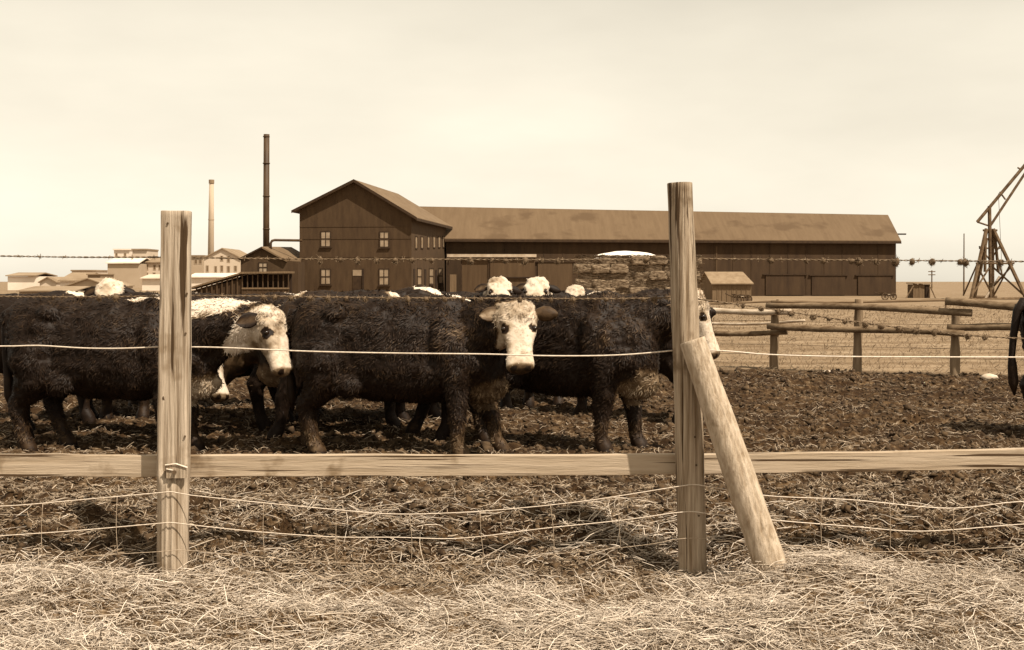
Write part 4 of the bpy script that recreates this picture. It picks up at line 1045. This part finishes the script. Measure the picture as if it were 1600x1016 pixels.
hang(w1b, q1b, (1204, 1260, 1286, 1331, 1340, 1368, 1395, 1401, 1425, 1455, 1501, 1507, 1532, 1564), .024, YW)
w2, q2 = barbed([(-60, 461), (22, 463.5), (130, 464), (250, 463), (290, 462), (420, 463), (600, 465.5), (800, 466.5), (950, 467), (1062, 465)], YW, M['rust'], seed=3)
hang(w2, q2, (84, 127, 156, 180, 410, 428, 455, 483.5, 512, 540.5, 572, 605, 636.5, 666.5, 693.5, 722, 750.5, 779, 810.5, 839, 861.5, 896, 947, 972, 1004, 1023), .020, YW)
w2b, q2b = barbed([(1066, 464), (1161, 477), (1236, 488), (1320, 500.5), (1405, 512), (1460, 518), (1512, 524), (1680, 534)], YW, M['rust'], seed=4)
hang(w2b, q2b, (1161, 1190, 1215, 1236, 1269, 1295, 1320, 1351, 1377, 1405, 1432, 1460, 1512, 1540), .021, YW)
for pts in (((-60, 541), (22, 541), (60, 540), (130, 544), (190, 544.5), (252, 542)), ((275, 542.5), (340, 543), (480, 549), (620, 552), (760, 553.5), (850, 556), (930, 556), (990, 553.5), (1056, 547.5)),
            ((1072, 546), (1140, 549), (1200, 554), (1300, 557), (1450, 558), (1680, 558.5))):
    MB().tube(smooth_path([P(x, y, YW) for x, y in pts], .05), .0042, 6).build('plain_wire', M['wire'], fence, True)
YF = YP - .095
def woven(lines, stays, m):
    for i, pts in enumerate(lines): MB().tube(smooth_path([P(x, y + .8 * math.sin(x * .043 + i * 2) + .6 * math.sin(x * .11 + i), YF) for x, y in pts], .04), .0028 if i < 2 else .0018, 5).build('line_wire', m if i < 2 else M['woven'], fence, True)
    for (x0, y0, x1, y1) in stays:
        MB().tube(smooth_path([P(x0, y0, YF - .003), P((x0 + x1) / 2 + random.uniform(-2, 2), (y0 + y1) / 2, YF - .003), P(x1, y1, YF - .003)], .03), .0016, 5).build('stay_wire', M['woven'], fence, True)
woven([((-60, 793), (22, 789), (120, 782), (247, 770.5), (270, 770), (297, 773), (400, 785.5), (520, 796), (610, 803), (700, 802), (800, 795), (920, 781), (1056, 760), (1085, 757), (1105, 760), (1200, 774), (1330, 780), (1480, 794), (1583, 786), (1680, 780)),
       ((-60, 841), (22, 836), (120, 828), (247, 818), (270, 816.5), (297, 819), (400, 830), (520, 839), (620, 840), (720, 841), (850, 825), (970, 813), (1056, 802), (1085, 800), (1105, 803), (1210, 813), (1330, 822), (1440, 829), (1583, 820), (1680, 814)),
       ((-60, 884), (60, 876), (150, 869), (247, 862), (270, 860), (297, 861), (420, 872), (560, 880), (700, 880), (820, 870), (1000, 853), (1056, 844), (1085, 840), (1105, 842), (1240, 852), (1400, 862), (1680, 850)),
       ], [(67, 786, 66, 874), (183, 776, 184, 868), (525, 796, 523, 878), (412, 787, 413, 870), (640, 803, 643, 880), (750, 799, 757, 876), (860, 788, 866, 866), (967, 774, 970, 856), (1285, 777, 1284, 856), (1390, 786, 1391, 860), (1490, 793, 1492, 858)], M['wire'])
keep(fence)

# ------------------------------------------------------------------ straw, litter and clods
def ribbons(name, px_, py_, yaw, pitch, ln, wd, z_off, bend, m, label):
    n = len(px_); z = height(px_, py_) + z_off
    c = np.stack([px_, py_, z], 1); d_ = np.stack([np.cos(yaw) * np.cos(pitch), np.sin(yaw) * np.cos(pitch), np.sin(pitch)], 1)
    s = np.stack([-np.sin(yaw), np.cos(yaw), RNG.normal(size=n) * .8], 1); s /= np.linalg.norm(s, axis=1, keepdims=True)
    s2 = np.cross(d_, s); s2 /= np.linalg.norm(s2, axis=1, keepdims=True)
    hw = (wd / 2)[:, None]; bz_ = np.stack([-np.sin(yaw) * bend, np.cos(yaw) * bend, np.abs(bend) * -.4], 1)
    a = c - d_ * (ln / 2)[:, None] + bz_; b_ = c; e = c + d_ * (ln / 2)[:, None] + bz_
    rings = []; k1 = RNG.normal(size=n)[:, None] * .25
    b_ = b_ + bz_ * k1; a2 = (a + b_) / 2 - bz_ * .25; e2 = (b_ + e) / 2 - bz_ * .25 + s * (RNG.normal(size=n) * .012)[:, None]
    for p, w in ((a, hw * .8), (a2, hw), (b_, hw), (e2, hw * .9), (e, hw * .6)):
        rings += [p - s * w, p + s * w * .9 + s2 * 0, p + s2 * w * 1.2]
    V = np.stack(rings, 1).reshape(-1, 3); bi = np.arange(n)[:, None] * 15
    Q = []
    for r in (0, 3, 6, 9):
        for k in range(3):
            k2 = (k + 1) % 3; Q.append(bi + np.array([r + k, r + k2, r + 3 + k2, r + 3 + k]))
    me = raw_mesh(name, V, np.concatenate(Q, 0))
    attr(me, 'tone', np.repeat(RNG.random(n) ** 2.4, 15))
    o = link(name, me, m); tag(o, label, None, None, 'stuff'); return o
def fan(n, y0, y1, power=1.0, margin=.47):
    u = RNG.random(n); y = y0 * (y1 / y0) ** (u ** power); return RNG.uniform(-margin, margin, n) * y, y
# thick straw in the foreground
n = 150000; x, y = fan(n, 4.3, 8.6, 1.1)
edge = y + .85 * noise2(x * .9, y * 1.1, 51) + .5 * noise2(x * 2.6, y * 2.6, 52)
dens = .66 * (1 - sstep(5.0, 7.5, edge)) + .05 * (y < 7.8)
heap = np.exp(-((x - 1.7) / .5) ** 2 - ((y - 6.4) / .4) ** 2) + .6 * np.exp(-((x + 2.3) / .7) ** 2 - ((y - 6.3) / .35) ** 2)
kp = RNG.random(n) < np.clip(dens * (.22 + .78 * sstep(-.30, .35, noise2(x * 2.0, y * 2.6, 54) + .5 * noise2(x * 5, y * 5, 55))) + heap * .5, 0, 1); x, y = x[kp], y[kp]; n = len(x)
flowa = 2.6 * noise2(x * 1.1, y * 1.8, 53)
ribbons('straw', x, y, flowa + RNG.normal(size=n) * .8, RNG.normal(size=n) * .26, RNG.uniform(.04, .36, n) * RNG.uniform(.3, 1.1, n), RNG.uniform(.0022, .0064, n), RNG.random(n) ** 1.9 * .06, RNG.normal(size=n) * .026, M['straw'],
        'loose bright straw strewn thickly along the near side of the fence')
n = 60000; x, y = fan(n, 4.3, 9.5, 1.0); kp = RNG.random(n) < .9 - .6 * sstep(6.5, 9.5, y); x, y = x[kp], y[kp]; n = len(x)
ribbons('chaff', x, y, RNG.uniform(0, 6.28, n), RNG.normal(size=n) * .4, RNG.uniform(.008, .045, n), RNG.uniform(.003, .008, n), RNG.uniform(0, .015, n), RNG.normal(size=n) * .006, M['litter'],
        'broken chaff lying between the straw and on the bank')
# bits trodden into the mud
n = 52000; x, y = fan(n, 6.4, 20, 1.55)
kp = (y < pen_edge(x) + .3) & (RNG.random(n) < .30 + .70 * sstep(-.15, .45, noise2(x * 1.3, y * 1.9, 61) + .4 * noise2(x * 4, y * 4, 62))); x, y = x[kp], y[kp]; n = len(x)
ribbons('straw_litter', x, y, RNG.uniform(0, 6.28, n), RNG.normal(size=n) * .35, RNG.uniform(.02, .13, n), RNG.uniform(.004, .010, n), RNG.uniform(0, .02, n), RNG.normal(size=n) * .01, M['litter'],
        'short trodden straw bits scattered over the pen mud')
def clods():
    n = 46000; x, y = fan(n, 6.5, 20.5, 1.1, .50); kp = y < pen_edge(x) + .2; x, y = x[kp], y[kp]; n = len(x)
    r = RNG.uniform(.006, .020, n) * (.6 + .04 * y) * RNG.choice([.7, 1, 1.7], n, p=[.55, .38, .07])
    ph = (1 + 5 ** .5) / 2
    ico = np.array([(-1, ph, 0), (1, ph, 0), (-1, -ph, 0), (1, -ph, 0), (0, -1, ph), (0, 1, ph), (0, -1, -ph), (0, 1, -ph), (ph, 0, -1), (ph, 0, 1), (-ph, 0, -1), (-ph, 0, 1)]) / 1.9
    fc = np.array([(0, 11, 5), (0, 5, 1), (0, 1, 7), (0, 7, 10), (0, 10, 11), (1, 5, 9), (5, 11, 4), (11, 10, 2), (10, 7, 6), (7, 1, 8), (3, 9, 4), (3, 4, 2), (3, 2, 6), (3, 6, 8), (3, 8, 9), (4, 9, 5), (2, 4, 11), (6, 2, 10), (8, 6, 7), (9, 8, 1)])
    V = ico[None] * (1 + RNG.normal(size=(n, 12, 1)) * .45) * r[:, None, None] * np.stack([RNG.uniform(.8, 1.5, n), RNG.uniform(.8, 1.4, n), RNG.uniform(.7, 1.25, n)], 1)[:, None, :]
    a = RNG.uniform(0, 6.28, n); ca, sa = np.cos(a)[:, None], np.sin(a)[:, None]
    Vx = V[:, :, 0] * ca - V[:, :, 1] * sa; Vy = V[:, :, 0] * sa + V[:, :, 1] * ca
    V = np.stack([Vx + x[:, None], Vy + y[:, None], V[:, :, 2] + (height(x, y) + r * .15)[:, None]], 2).reshape(-1, 3)
    Fc = (np.arange(n)[:, None, None] * 12 + fc[None]).reshape(-1, 3)
    me = raw_mesh('mud_clods', V, Fc); o = link('mud_clods', me, M['clod']); tag(o, 'dark trampled clods of mud all over the cattle pen', None, None, 'stuff')
clods()
# dry grass of the field beyond the pen
n = 26000; x, y = fan(n, 17, 75, .9, .5); kp = y > pen_edge(x) - .3; x, y = x[kp], y[kp]; n = len(x)
ribbons('dry_grass', x, y, RNG.uniform(0, 6.28, n), RNG.uniform(.2, 1.3, n), RNG.uniform(.05, .16, n) * (1 + y / 60), RNG.uniform(.006, .012, n) * (y / 20), RNG.uniform(.0, .04, n), RNG.normal(size=n) * .02, M['drygrass'],
        'short dry grass of the field beyond the pole fence')
